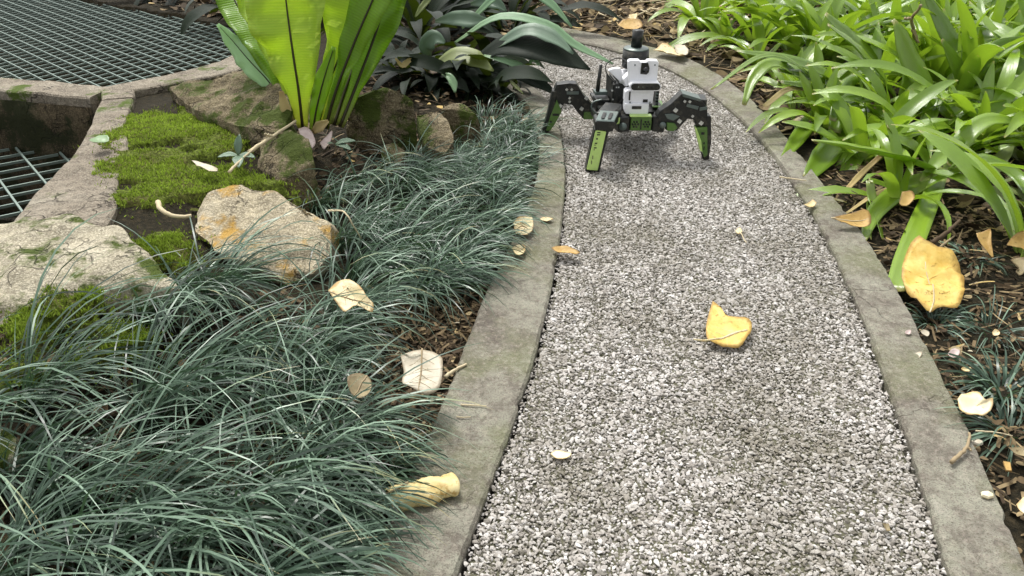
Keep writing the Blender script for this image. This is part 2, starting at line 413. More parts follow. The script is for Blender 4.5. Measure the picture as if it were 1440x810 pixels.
# ================================================================== SETTING
RIM_Z = 0.10
TANK_LOW = [P(-120, 400, RIM_Z), P(0, 325, RIM_Z), P(50, 270, RIM_Z), P(108, 208, RIM_Z), P(140, 142, RIM_Z)]
TANK_UP = [P(150, 122, RIM_Z), P(215, 108, RIM_Z), P(290, 90, RIM_Z), P(332, 70, RIM_Z), P(336, 30, RIM_Z)]

def poly_in(px, py, poly):
    ins = np.zeros(px.shape, bool); n = len(poly)
    for i in range(n):
        x1, y1 = poly[i][0], poly[i][1]; x2, y2 = poly[(i + 1) % n][0], poly[(i + 1) % n][1]
        c = ((y1 > py) != (y2 > py)) & (px < (x2 - x1) * (py - y1) / (y2 - y1 + 1e-12) + x1)
        ins ^= c
    return ins

WL0, WL1 = P(145, 128, RIM_Z), P(-330, 88, RIM_Z)
POOL = [Vector((-3.6, TANK_LOW[0].y, 0))] + [p + Vector((0.035, 0, 0)) for p in TANK_LOW] + [p + Vector((0.03, 0, 0)) for p in TANK_UP] + [P(60, -18, RIM_Z), Vector((-3.6, 5.2, 0))]

def gz(x, y):
    z = -0.016
    z += 0.098 * ss(-0.42, -0.86, x) * ss(0.75, 1.25, y)
    z += 0.05 * ss(-0.05, -0.5, x) * ss(1.7, 2.3, y) * (1 - ss(-0.55, -0.80, x))
    z -= 0.008 * ss(-0.70, -0.95, x) * ss(2.2, 2.5, y)
    z += 0.02 * ss(0.75, 1.6, x)
    n = mnoise.noise((x * 5, y * 5, 0.3)) * 0.012 + mnoise.noise((x * 17, y * 17, 2.3)) * 0.005 + mnoise.noise((x * 45, y * 45, 5.1)) * 0.003
    return z + n

def axis(a, b, step, far):
    mid = np.arange(a, b + 1e-6, step)
    lo = a - np.geomspace(0.1, far, 14)[::-1]; hi = b + np.geomspace(0.1, far, 14)
    return np.concatenate([lo, mid, hi])
gx, gy = axis(-2.2, 3.2, 0.024, 60), axis(0.3, 5.4, 0.024, 80)
GX, GY = np.meshgrid(gx, gy)
GZ = np.array([gz(a, b) if (-2.4 < a < 3.4 and 0 < b < 6) else -0.03 for a, b in zip(GX.ravel(), GY.ravel())]).reshape(GX.shape)

# kerb and gravel outlines, followed in the photograph on the level of the path
R_IN = [(1345, 880), (1320, 797), (1272, 637), (1234, 527), (1206, 447), (1167, 359), (1139, 305), (1108, 255), (1073, 207), (1040, 172), (1002, 138), (965, 114), (925, 94), (880, 79), (835, 67), (780, 56), (720, 47)]
R_OUT = [(1460, 880), (1430, 780), (1371, 637), (1326, 541), (1288, 465), (1247, 388), (1210, 330), (1172, 284), (1130, 228), (1088, 177), (1045, 134), (1000, 102), (955, 80), (905, 66), (855, 54), (800, 43), (740, 33)]
L_IN = [(622, 880), (654, 808), (691, 703), (729, 597), (753, 525), (770, 454), (784, 388), (792, 335), (797, 285), (798, 245), (794, 205), (786, 172), (770, 142), (742, 118), (700, 102), (640, 92)]
L_OUT = [(470, 880), (518, 800), (583, 662), (634, 545), (660, 476), (684, 415), (712, 360), (735, 310), (750, 270), (757, 232), (756, 195), (748, 165), (732, 142), (700, 124), (660, 114), (600, 108)]
N_K = 360
rin = catmull([P(*a) for a in R_IN], N_K); rout = catmull([P(*a) for a in R_OUT], N_K)
lin = catmull([P(*a) for a in L_IN], N_K); lout = catmull([P(*a) for a in L_OUT], N_K)

PATH_POLY = lin + rin[::-1]
inpath = poly_in(GX, GY, lout + rout[::-1])
GZ = np.where(inpath, -0.035, GZ)
inpool = poly_in(GX, GY, POOL)
GZ = np.where(inpool, -0.55, GZ)
ny, nx = GX.shape
idx = np.arange(ny * nx).reshape(ny, nx)
faces = np.stack([idx[:-1, :-1], idx[:-1, 1:], idx[1:, 1:], idx[1:, :-1]], -1).reshape(-1, 4)
me = from_np('ground', np.stack([GX, GY, GZ], -1).reshape(-1, 3), faces, M_SOIL, smooth=True)
tag(link('ground', me), 'dark crumbly garden soil of the planting beds', kind='structure')

def band(name, a, b, top, bottom, mat, wear=0.003, nac=7, seed=0.0, mids=None):
    """concrete strip between two edge lines, rounded and worn at its arrises"""
    mb = MB(); rows = []
    for i, (p, q) in enumerate(zip(a, b)):
        d = (q - p); d.z = 0; wid = d.length; d.normalize()
        wa = mnoise.noise((p.x * 9, p.y * 9, seed)) * wear * 0.6 + mnoise.noise((p.x * 60, p.y * 60, seed)) * wear * 0.5 + max(0, mnoise.noise((p.x * 26, p.y * 26, seed + 1)) - .35) * wear * 2.5
        wb = mnoise.noise((q.x * 9, q.y * 9, seed + 5)) * wear * 0.6 + mnoise.noise((q.x * 60, q.y * 60, seed)) * wear * 0.5 - max(0, mnoise.noise((q.x * 26, q.y * 26, seed + 4)) - .3) * wear * 3
        pp, qq = p + d * wa, q + d * wb
        row = [(pp.x, pp.y, bottom), (pp.x, pp.y, top - 0.006)]
        for k in range(nac):
            t = k / (nac - 1); t = 0.035 + 0.93 * t
            e = pp.lerp(qq, t)
            dz = mnoise.noise((e.x * 9, e.y * 9, seed + 2)) * 0.003 + mnoise.noise((e.x * 30, e.y * 30, seed + 2)) * 0.0012
            if k in (0, nac - 1): dz -= 0.0012
            row.append((e.x, e.y, top + dz))
        row += [(qq.x, qq.y, top - 0.006), (qq.x, qq.y, bottom)]
        rows.append(row)
    n = len(rows[0])
    mb.add([v for r in rows for v in r], [(i * n + k, (i + 1) * n + k, (i + 1) * n + k + 1, i * n + k + 1) for i in range(len(rows) - 1) for k in range(n - 1)])
    m0 = len(rows) - 1
    mb.f.append(tuple(range(n))); mb.f.append(tuple(m0 * n + k for k in reversed(range(n))))
    o = mb.build(name, mat, smooth=True); o.data.set_sharp_from_angle(angle=math.radians(28))
    return o

GAP = 0.008
def shrink(a, b, g):
    return [p + (q - p).normalized() * g for p, q in zip(a, b)]
tag(band('kerb_right', shrink(rin, rout, GAP), rout, 0.012, -0.12, M_CONC, 0.005, 12, 3.0), 'worn grey concrete kerb along the right side of the gravel path', kind='structure')
tag(band('kerb_left', shrink(lin, lout, GAP), lout, 0.012, -0.12, M_CONC, 0.004, 14, 8.0), 'worn grey concrete kerb along the left side of the gravel path', kind='structure')

# path: mortar bed with thousands of small exposed stones
mb = MB(); rows = []
for p, q in zip(lin, rin):
    rows.append([tuple(p.lerp(q, k / 30) + Vector((0, 0, -0.0035 + 0.002 * mnoise.noise(tuple(p.lerp(q, k / 30) * 12))))) for k in range(31)])
mb.add([v for r in rows for v in r], [(i * 31 + k, i * 31 + k + 1, (i + 1) * 31 + k + 1, (i + 1) * 31 + k) for i in range(N_K - 1) for k in range(30)])
tag(mb.build('path', M_MORTAR, smooth=True), 'curving garden path of exposed pale gravel between two kerbs', kind='structure')

STEP = 0.0044
xs = np.arange(-0.6, 1.2, STEP); ys = np.arange(0.45, 3.75, STEP * 0.94)
X, Y = np.meshgrid(xs, ys); X = X + (np.arange(len(ys)) % 2)[:, None] * STEP / 2
X = (X + NP.normal(0, STEP * 0.27, X.shape)).ravel(); Y = (Y + NP.normal(0, STEP * 0.27, Y.shape)).ravel()
u_ = F_PX * X / np.maximum(0.1, Y * cp + CAM_H * sp) + 720
WIDE = [p + (q - p).normalized() * .009 for p, q in zip(lin, lout)] + [p + (q - p).normalized() * .009 for p, q in zip(rin, rout)][::-1]
keep = (poly_in(X, Y, PATH_POLY) | (poly_in(X, Y, WIDE) & (NP.random(X.shape) < 0.55))) & (NP.random(X.shape) < 0.975) & (u_ > 560) & (u_ < 1440)
X, Y = X[keep], Y[keep]; NPEB = len(X)
me = bpy.data.meshes.new('gravel')
me.vertices.add(NPEB)
Z = -0.0022 + NP.normal(0, 0.0009, NPEB)
me.vertices.foreach_set('co', np.stack([X, Y, Z], -1).astype(np.float32).ravel())
a = me.attributes.new('prot', 'FLOAT_VECTOR', 'POINT')
a.data.foreach_set('vector', np.stack([NP.normal(0, .35, NPEB), NP.normal(0, .35, NPEB), NP.uniform(0, 6.28, NPEB)], -1).astype(np.float32).ravel())
a = me.attributes.new('pscale', 'FLOAT_VECTOR', 'POINT')
g = np.clip(NP.lognormal(0, 0.34, NPEB), 0.45, 1.95)
a.data.foreach_set('vector', (np.stack([g * NP.uniform(.95, 1.55, NPEB), g * NP.uniform(.65, 1.0, NPEB), g * NP.uniform(.45, .75, NPEB)], -1) * STEP * 0.53).astype(np.float32).ravel())
gravel = link('gravel', me)
tag(gravel, 'pale grey and white gravel stones set in the garden path', 'gravel', kind='stuff')
ng = bpy.data.node_groups.new('gravel_stones', 'GeometryNodeTree')
ng.interface.new_socket('Geometry', in_out='INPUT', socket_type='NodeSocketGeometry')
ng.interface.new_socket('Geometry', in_out='OUTPUT', socket_type='NodeSocketGeometry')
gi = ng.nodes.new('NodeGroupInput'); go = ng.nodes.new('NodeGroupOutput')
g2i = ng.nodes.new('GeometryNodeGeometryToInstance')
for k in range(5):
    ico = ng.nodes.new('GeometryNodeMeshIcoSphere'); ico.inputs['Radius'].default_value = 1.0; ico.inputs['Subdivisions'].default_value = 2 if k else 1
    spn = ng.nodes.new('GeometryNodeSetPosition'); nz = ng.nodes.new('ShaderNodeTexNoise'); nz.inputs['Scale'].default_value = 0.9; nz.noise_dimensions = '4D'; nz.inputs['W'].default_value = 3.7 * k; nz.inputs['Detail'].default_value = 0.0
    vm = ng.nodes.new('ShaderNodeVectorMath'); vm.operation = 'SUBTRACT'; vm.inputs[1].default_value = (.5, .5, .5)
    vs = ng.nodes.new('ShaderNodeVectorMath'); vs.operation = 'SCALE'; vs.inputs['Scale'].default_value = 1.5
    ng.links.new(nz.outputs['Color'], vm.inputs[0]); ng.links.new(vm.outputs[0], vs.inputs[0]); ng.links.new(vs.outputs[0], spn.inputs['Offset'])
    ng.links.new(ico.outputs['Mesh'], spn.inputs['Geometry'])
    fl = ng.nodes.new('GeometryNodeSetShadeSmooth'); fl.inputs['Shade Smooth'].default_value = False
    sm = ng.nodes.new('GeometryNodeSetMaterial'); sm.inputs['Material'].default_value = M_PEB
    ng.links.new(spn.outputs[0], fl.inputs[0]); ng.links.new(fl.outputs[0], sm.inputs[0]); ng.links.new(sm.outputs[0], g2i.inputs[0])
iop = ng.nodes.new('GeometryNodeInstanceOnPoints'); iop.inputs['Pick Instance'].default_value = True
rv = ng.nodes.new('FunctionNodeRandomValue'); rv.data_type = 'INT'; rv.inputs[4].default_value = 0; rv.inputs[5].default_value = 4
na = ng.nodes.new('GeometryNodeInputNamedAttribute'); na.data_type = 'FLOAT_VECTOR'; na.inputs[0].default_value = 'prot'
nb = ng.nodes.new('GeometryNodeInputNamedAttribute'); nb.data_type = 'FLOAT_VECTOR'; nb.inputs[0].default_value = 'pscale'
ng.links.new(gi.outputs[0], iop.inputs['Points']); ng.links.new(g2i.outputs[0], iop.inputs['Instance'])
ng.links.new(rv.outputs[2], iop.inputs['Instance Index']); ng.links.new(na.outputs[0], iop.inputs['Rotation']); ng.links.new(nb.outputs[0], iop.inputs['Scale'])
ng.links.new(iop.outputs[0], go.inputs[0])
gravel.modifiers.new('stones', 'NODES').node_group = ng

# ------------------------------------------------------------------ the sunken tank: rim, cross wall, gratings, water
def rim(name, pts, widths, label):
    a = catmull(pts, 40); b = []
    for i, p in enumerate(a):
        t = a[min(i + 1, 39)] - a[max(i - 1, 0)]; nrm = Vector((t.y, -t.x, 0)).normalized()
        b.append(p + nrm * interp(widths, i / 39))
    return tag(band(name, a, b, RIM_Z, -0.55, M_RIM, 0.010, 9, 4.4), label, 'pond wall')
rim('pond_wall', TANK_LOW, [0.20, 0.20, 0.15, 0.10, 0.09], 'mossy grey concrete rim of the sunken tank beside the lower grating')
rim('pond_wall', [TANK_LOW[-1] + Vector((0.0, 0.006, 0))] + TANK_UP, [0.09, 0.10, 0.14, 0.17, 0.18, 0.18], 'grey concrete rim of the tank running behind the moss to the nest fern')
# cross wall between the two tanks
ca = [WL0.lerp(WL1, i / 39) + Vector((-0.02, -0.055, 0)) for i in range(40)]; cb = [p + Vector((0.02, 0.125, 0)) for p in ca]
tag(band('divider_wall', ca, cb, RIM_Z - 0.004, -0.55, M_RIM, 0.010, 7, 9.1), 'concrete wall dividing the two sunken tanks, pale worn top', 'wall')
# stained render on its near face (a skin standing proud of the wall)
mb = MB(); nrow = 8
for i, p in enumerate(ca):
    for k in range(nrow):
        z = RIM_Z - 0.035 - k * 0.06
        d = 0.008 + 0.006 * mnoise.noise((p.x * 20, z * 20, 1.0)) + 0.004 * mnoise.noise((p.x * 60, z * 60, 4.0)) - (0.006 if k == 0 else 0)
        mb.v.append((p.x, p.y - d, z))
mb.f += [(i * nrow + k, i * nrow + k + 1, (i + 1) * nrow + k + 1, (i + 1) * nrow + k) for i in range(39) for k in range(nrow - 1)]
o = bpy.data.objects['divider_wall']; q = mb.build('stained_face', M_TANK, o, smooth=True)
sol = q.modifiers.new('s', 'SOLIDIFY'); sol.thickness = 0.004
mb = MB(); mb.add([(-5, 0.6, -0.38), (-0.55, 0.6, -0.38), (-0.55, 6, -0.38), (-5, 6, -0.38)], [(0, 1, 2, 3)])
tag(mb.build('water', M_WATER), 'dark still water under the gratings', kind='structure')

def clip(p, d, poly):
    """longest stretch of the line p + t d that lies inside the polygon"""
    ts = []
    n = len(poly)
    for i in range(n):
        a, b = poly[i], poly[(i + 1) % n]; e = (b[0] - a[0], b[1] - a[1])
        den = d[0] * e[1] - d[1] * e[0]
        if abs(den) < 1e-9: continue
        t = ((a[0] - p[0]) * e[1] - (a[1] - p[1]) * e[0]) / den; s_ = ((a[0] - p[0]) * d[1] - (a[1] - p[1]) * d[0]) / den
        if 0 <= s_ <= 1: ts.append(t)
    ts.sort()
    return (ts[0], ts[-1]) if len(ts) >= 2 else None

def grating(poly, z, d1, d2, s1, s2, r, label, bar_w):
    c = sum((Vector((p[0], p[1], 0)) for p in poly), Vector()) / len(poly); c.z = z
    g = empty('steel_grating', c, label, 'grating')
    ends = []
    for d, s, dz, wdt in ((d1, s1, 0.0, bar_w), (d2, s2, r * 1.7, bar_w)):
        d = Vector((d[0], d[1], 0)).normalized(); nrm = Vector((-d.y, d.x, 0))
        for k in range(-60, 61):
            p = c + nrm * (s * k + R.uniform(-0.002, 0.002))
            q = clip((p.x, p.y), (d.x, d.y), poly)
            if not q or q[1] - q[0] < 0.03: continue
            a, b = p + d * q[0], p + d * q[1]; a.z = b.z = z + dz
            # keep only bars the frame can see
            mb = MB(); m3 = Matrix(((d.x, nrm.x, 0), (d.y, nrm.y, 0), (0, 0, 1)))
            mb.box((a + b) / 2, ((b - a).length, wdt, r * 2), m3)
            mb.build('bar', M_STEEL, g)
    return g
lowp = [(-2.35, 1.25)] + [(p.x - 0.004, p.y) for p in TANK_LOW] + [(ca[0].x, ca[0].y - 0.015), (ca[39].x, ca[39].y - 0.015)]
def gdir(a, b, z): v = P(*b, z) - P(*a, z); return (v.x, v.y)
LZ = RIM_Z - 0.20
shift = LZ  # bars sit well below the rim
grating([(-2.3, 1.3), (-1.0, 1.3)] + [(p.x + 0.01, p.y) for p in TANK_LOW[1:]] + [(ca[0].x, ca[0].y - 0.015), (ca[20].x, ca[20].y - 0.015)], LZ,
        gdir((0, 225), (100, 207), LZ), gdir((0, 247), (36, 296), LZ), 0.072, 0.098, 0.004, 'galvanised grating with large open squares in the near lower tank', 0.0055)
UZ = RIM_Z - 0.045
up_poly = [(cb[30].x, cb[30].y + 0.012)] + [(cb[0].x + 0.03, cb[0].y + 0.01)] + [(p.x + 0.012, p.y) for p in TANK_UP] + [(P(120, -14, UZ).x, P(120, -14, UZ).y), (P(-200, -14, UZ).x, P(-200, -14, UZ).y)]
grating(up_poly, UZ, gdir((105, 112), (300, 66), UZ), gdir((60, 56), (170, 104), UZ), 0.050, 0.050, 0.003, 'fine meshed galvanised grating over the far upper tank', 0.0036)

# ================================================================== ROCKS AND MOSS
def hull_rock(name, pts, mat, label, cuts=4, amp=0.012, seed=0.0, cat='rock', smooth_it=1, freq=9.0):
    bm = bmesh.new()
    for p in pts: bm.verts.new(p)
    r = bmesh.ops.convex_hull(bm, input=bm.verts)
    bmesh.ops.delete(bm, geom=[g for g in r['geom_interior'] if isinstance(g, bmesh.types.BMVert)], context='VERTS')
    bmesh.ops.triangulate(bm, faces=bm.faces)
    for _ in range(cuts):
        long_e = [e for e in bm.edges if e.calc_length() > 0.012]
        if not long_e: break
        bmesh.ops.subdivide_edges(bm, edges=long_e, cuts=1, use_grid_fill=True)
        bmesh.ops.triangulate(bm, faces=bm.faces)
        if _ < 2 and smooth_it:
            bmesh.ops.smooth_vert(bm, verts=bm.verts, factor=0.10, use_axis_x=True, use_axis_y=True, use_axis_z=True)
    bm.normal_update()
    off = {}
    for v in bm.verts:
        c = v.co
        n = mnoise.noise((c.x * freq + seed, c.y * freq, c.z * freq)) * amp + mnoise.noise((c.x * freq * 3 + seed, c.y * freq * 3, c.z * freq * 3)) * amp * 0.45
        n += (abs(mnoise.noise((c.x * freq * 1.7, c.y * freq * 1.7 + seed, c.z * freq * 2.5))) - 0.25) * amp * -0.8
        n += mnoise.noise((c.x * 70, c.y * 70, c.z * 70 + seed)) * amp * 0.16
        off[v] = v.normal * n
    for v, d in off.items(): v.co += d
    bmesh.ops.recalc_face_normals(bm, faces=bm.faces)
    ctr = sum((v.co for v in bm.verts), Vector()) / len(bm.verts)
    zmin = min(v.co.z for v in bm.verts)
    org = Vector((ctr.x, ctr.y, zmin))
    for v in bm.verts: v.co -= org
    me = bpy.data.meshes.new(name); bm.to_mesh(me); bm.free(); me.materials.append(mat); me.shade_smooth(); me.set_sharp_from_angle(angle=math.radians(38))
    o = link(name, me, None, org)
    return tag(o, label, cat)

def px_rock(name, outline, ztop, mat, label, depth_to=-0.04, grow=1.06, **kw):
    """top outline given in photo points with their heights; sides drop into the soil"""
    tops = [P(x, y, z) for x, y, z in outline]
    c = sum(tops, Vector()) / len(tops)
    pts = list(tops)
    for p in tops:
        q = c + (p - c) * grow; pts.append(Vector((q.x, q.y, depth_to)))
    return hull_rock(name, pts, mat, label, **kw)

# boulder with orange lichen: its broad face tilts towards the viewer
B0 = 1.40
pts = [Q(276, 300, 1.62), Q(292, 272, 1.64), Q(340, 257, 1.66), Q(388, 268, 1.66), Q(436, 296, 1.63), Q(464, 318, 1.58),
       Q(466, 352, 1.52), Q(440, 384, 1.45), Q(405, 402, 1.42), Q(380, 380, 1.43), Q(300, 352, 1.47), Q(279, 330, 1.52)]
pts += [p + Vector((0.02, 0.10, -0.12)) for p in pts[:7]] + [Vector((p.x, p.y + 0.05, -0.02)) for p in pts]
hull_rock('boulder', pts, M_ROCK_LICHEN, 'pale boulder with orange lichen patches rising from the mondo grass', cuts=5, amp=0.014, seed=2.0, freq=8, smooth_it=0)
# pale flat ledge rock
px_rock('ledge_rock', [(-90, 330, .115), (0, 322, .12), (90, 296, .125), (170, 318, .125), (212, 362, .12), (262, 408, .095), (222, 424, .075), (150, 440, .07), (70, 446, .075), (0, 458, .07), (-110, 480, .06), (60, 400, .122), (150, 390, .122)], .11, M_ROCK_PALE,
        'broad flat pale ledge rock with moss on its lower lip', grow=0.97, cuts=5, amp=0.012, seed=5.0)
px_rock('rock', [(-20, 596, .05), (10, 598, .06), (22, 615, .06), (18, 640, .05), (-20, 660, .04)], .06, M_ROCK_PALE, 'small pale stone half hidden in grass at the left picture edge', cuts=3, amp=0.006, seed=6.0)
# stony bank under the fern
px_rock('bank_rock', [(236, 122, .12), (300, 104, .17), (352, 96, .19), (398, 118, .20), (412, 150, .17), (400, 186, .13), (330, 176, .12), (262, 150, .11)], .2, M_ROCK_BROWN,
        'layered brown mossy rock at the left foot of the nest fern', cuts=5, amp=0.02, seed=9.0, freq=8)
px_rock('rock', [(372, 192, .12), (408, 180, .16), (434, 192, .16), (442, 226, .12), (430, 250, .08), (396, 256, .07), (362, 236, .08)], .15, M_ROCK_BROWN,
        'blocky brown rock between moss bank and mondo grass below the fern', cuts=4, amp=0.012, seed=12.0)
px_rock('rock', [(482, 136, .16), (520, 124, .19), (560, 128, .19), (584, 142, .17), (578, 170, .10), (548, 186, .07), (500, 184, .07)], .16, M_ROCK_BROWN,
        'rounded brown rock to the right of the nest fern base', cuts=4, amp=0.014, seed=15.0)
px_rock('rock', [(586, 160, .10), (606, 152, .12), (628, 164, .11), (640, 196, .08), (626, 216, .05), (598, 206, .05)], .1, M_ROCK_BROWN,
        'upright brown stone at the upper end of the mondo grass', cuts=4, amp=0.010, seed=18.0)
px_rock('rock', [(620, 152, .11), (646, 144, .12), (672, 160, .10), (676, 184, .05), (640, 178, .06)], .1, M_ROCK_BROWN,
        'grey brown stone beside the far mondo grass tufts', cuts=4, amp=0.008, seed=21.0)
px_rock('rock', [(536, 206, .04), (556, 200, .06), (570, 214, .05), (562, 232, .03), (540, 228, .03)], .1, M_ROCK_BROWN,
        'small reddish brown stone behind the grass below the fern', cuts=3, amp=0.006, seed=24.0)

# moss: a lumpy cushion sheet laid on the bank, with thousands of upright shoots
MOSS_OUT = [(122, 250), (130, 205), (150, 172), (190, 158), (250, 148), (300, 138), (350, 150), (372, 186), (340, 210), (350, 238), (400, 252), (424, 270), (400, 276), (330, 262), (280, 276), (262, 308), (268, 344), (240, 356), (196, 350), (168, 330), (176, 300), (150, 290)]
def bank_z(x, y): return max(gz(x, y), RIM_Z - 0.002 if False else -9)
def moss_patch(outline_px, z0, label, n_shoots, edge_seed, lift=0.012, thin=0.5):
    poly = [P(a, b, z0) for a, b in outline_px]
    px_ = [p.x for p in poly]; py_ = [p.y for p in poly]
    st = 0.010
    xs = np.arange(min(px_), max(px_), st); ys = np.arange(min(py_), max(py_), st)
    X, Y = np.meshgrid(xs, ys); ins = poly_in(X, Y, poly)
    for i in range(ins.shape[0]):
        for j in range(ins.shape[1]):
            if ins[i, j] and mnoise.noise((X[i, j] * 7 + edge_seed, Y[i, j] * 7, 0.5)) + 0.5 * mnoise.noise((X[i, j] * 22, Y[i, j] * 22, edge_seed)) < -0.42: ins[i, j] = False
    # ragged edge
    for _ in range(2):
        e = ins.copy(); e[1:] &= ins[:-1]; e[:-1] &= ins[1:]; e[:, 1:] &= ins[:, :-1]; e[:, :-1] &= ins[:, 1:]
        rim_ = ins & ~e; ins = e | (rim_ & (NP.random(ins.shape) < 0.55))
    def surf(x, y):
        return max(gz(x, y), z0 - 0.016) + lift + 0.010 * mnoise.noise((x * 11, y * 11, edge_seed)) + 0.007 * abs(mnoise.noise((x * 30, y * 30, edge_seed)))
    vid = -np.ones(X.shape, int); vs = []
    def vget(i, j):
        if vid[i, j] < 0:
            x, y = X[i, j], Y[i, j]; vid[i, j] = len(vs); vs.append((x, y, surf(x, y)))
        return vid[i, j]
    fs = []
    for i in range(len(ys) - 1):
        for j in range(len(xs) - 1):
            if ins[i, j]: fs.append((vget(i, j), vget(i, j + 1), vget(i + 1, j + 1), vget(i + 1, j)))
    # edge vertices sink into the soil
    cnt = np.zeros(len(vs), int)
    for f in fs:
        for k in f: cnt[k] += 1
    vs = [(v[0], v[1], v[2] - (0.03 if cnt[k] < 4 else 0)) for k, v in enumerate(vs)]
    mb = MB(); mb.v, mb.f = vs, fs
    o = tag(mb.build('moss', M_MOSSBED, smooth=True), label, 'moss', kind='stuff')
    cx = [(X[i, j], Y[i, j]) for i, j in zip(*np.nonzero(ins))]
    V, Fq, T = [], [], []
    for k in range(n_shoots):
        x, y = cx[R.randrange(len(cx))]; x += R.uniform(0, st); y += R.uniform(0, st)
        dens = mnoise.noise((x * 7 + edge_seed, y * 7, 0.5)) + 0.5 * mnoise.noise((x * 22, y * 22, edge_seed))
        if dens < -0.10 * thin and R.random() < 0.85: continue
        stray = R.random() < 0.30
        if stray: x += R.gauss(0, .03); y += R.gauss(0, .03)
        z = (surf(x, y) if not stray else max(gz(x, y), z0 - .016)) - 0.001; h = R.uniform(0.004, 0.010); wd = R.uniform(0.0012, 0.0028); a = R.uniform(0, 6.28)
        dx, dy = math.cos(a) * wd, math.sin(a) * wd; lx, ly = R.gauss(0, 0.003), R.gauss(0, 0.003)
        b = len(V); V += [(x - dx, y - dy, z), (x + dx, y + dy, z), (x + lx, y + ly, z + h)]; Fq.append((b, b + 1, b + 2))
        t = min(1, max(0, 0.5 + dens * 0.5 + R.gauss(0, 0.2))); T += [t * .6, t * .6, t]
    me = from_np('moss_shoots', np.array(V), np.array(Fq), M_MOSS, attr={'tone': T})
    s_ = link('moss_shoots', me, o); s_['kind'] = 'stuff'
    return o
moss_patch(MOSS_OUT, 0.09, 'bright green moss cushion covering the bank above the lichen boulder', 26000, 3.3)
moss_patch([(24, 436), (48, 408), (84, 392), (118, 394), (142, 410), (132, 430), (90, 440), (50, 448)], 0.112, 'dull green moss on the lower lip of the pale ledge rock', 5500, 8.8, 0.012)
moss_patch([(-40, 452), (10, 436), (40, 424), (80, 432), (130, 440), (196, 452), (214, 474), (160, 500), (100, 520), (30, 545), (-50, 550)], 0.082, 'dull brownish green moss on the soil under the ledge rock', 9000, 12.8, 0.016)
moss_patch([(168, 340), (250, 330), (275, 345), (262, 372), (235, 376), (200, 368)], 0.09, 'small moss strip between ledge rock and boulder', 3500, 5.8, 0.012)

# ================================================================== MONDO GRASS
def grass_mesh(name, n, length, lean_az, lean, spread=0.05, wid=0.0036, seed=0, ground=0.0, dry=0.05, erect=1.2):
    g = np.random.default_rng(seed); S = 8
    a0 = g.uniform(0, 2 * np.pi, n); rad = np.sqrt(g.random(n)) * spread
    bx, by = rad * np.cos(a0), rad * np.sin(a0)
    # direction: own outward direction pulled towards the common lean
    vx = np.cos(a0) * (1 - lean) + np.cos(lean_az) * lean + g.normal(0, .22, n); vy = np.sin(a0) * (1 - lean) + np.sin(lean_az) * lean + g.normal(0, .22, n)
    az = np.arctan2(vy, vx)
    L = length * g.uniform(0.45, 1.12, n); e0 = np.clip(g.normal(erect, 0.16, n), 0.5, 1.5); curl = g.uniform(1.2, 2.4, n)
    pos = np.zeros((n, S + 1, 3)); pos[:, 0, 0], pos[:, 0, 1], pos[:, 0, 2] = bx, by, -0.005
    azs = az[:, None] + g.normal(0, .25, n)[:, None] * (np.arange(S + 1) / S)[None, :]
    for k in range(S):
        t = (k + 0.5) / S; el = e0 - curl * t ** 1.25; st = L / S
        pos[:, k + 1, 0] = pos[:, k, 0] + np.cos(el) * np.cos(azs[:, k]) * st
        pos[:, k + 1, 1] = pos[:, k, 1] + np.cos(el) * np.sin(azs[:, k]) * st
        pos[:, k + 1, 2] = np.maximum(pos[:, k, 2] + np.sin(el) * st, ground + 0.004 + 0.012 * g.random(n))
    t = np.arange(S + 1) / S
    w = wid * g.uniform(0.7, 1.2, n)[:, None] * np.where(t < .25, .6 + 1.6 * t, 1.0 - ((t - .25) / .75) ** 2.2 * .93)[None, :]
    tw = g.normal(0, .5, n)[:, None] + g.normal(0, .6, n)[:, None] * t[None, :]
    sx, sy, sz = -np.sin(azs) * np.cos(tw), np.cos(azs) * np.cos(tw), np.sin(tw)
    side = np.stack([sx, sy, sz], -1) * w[:, :, None] * 0.5
    V = np.stack([pos - side, pos + side], 2).reshape(-1, 3)
    base = (np.arange(n) * (S + 1) * 2)[:, None] + (np.arange(S) * 2)[None, :]
    F = np.stack([base, base + 1, base + 3, base + 2], -1).reshape(-1, 4)
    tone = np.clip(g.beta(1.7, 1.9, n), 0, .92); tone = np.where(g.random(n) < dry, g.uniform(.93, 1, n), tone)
    T = np.repeat(np.clip(tone[:, None] * (0.62 + 0.42 * t)[None, :], 0, 1), 2, axis=1).ravel()  # shade near the ground painted in: tone darkens towards the blade base
    return from_np(name, V, F, M_GRASS, smooth=True, attr={'tone': T})

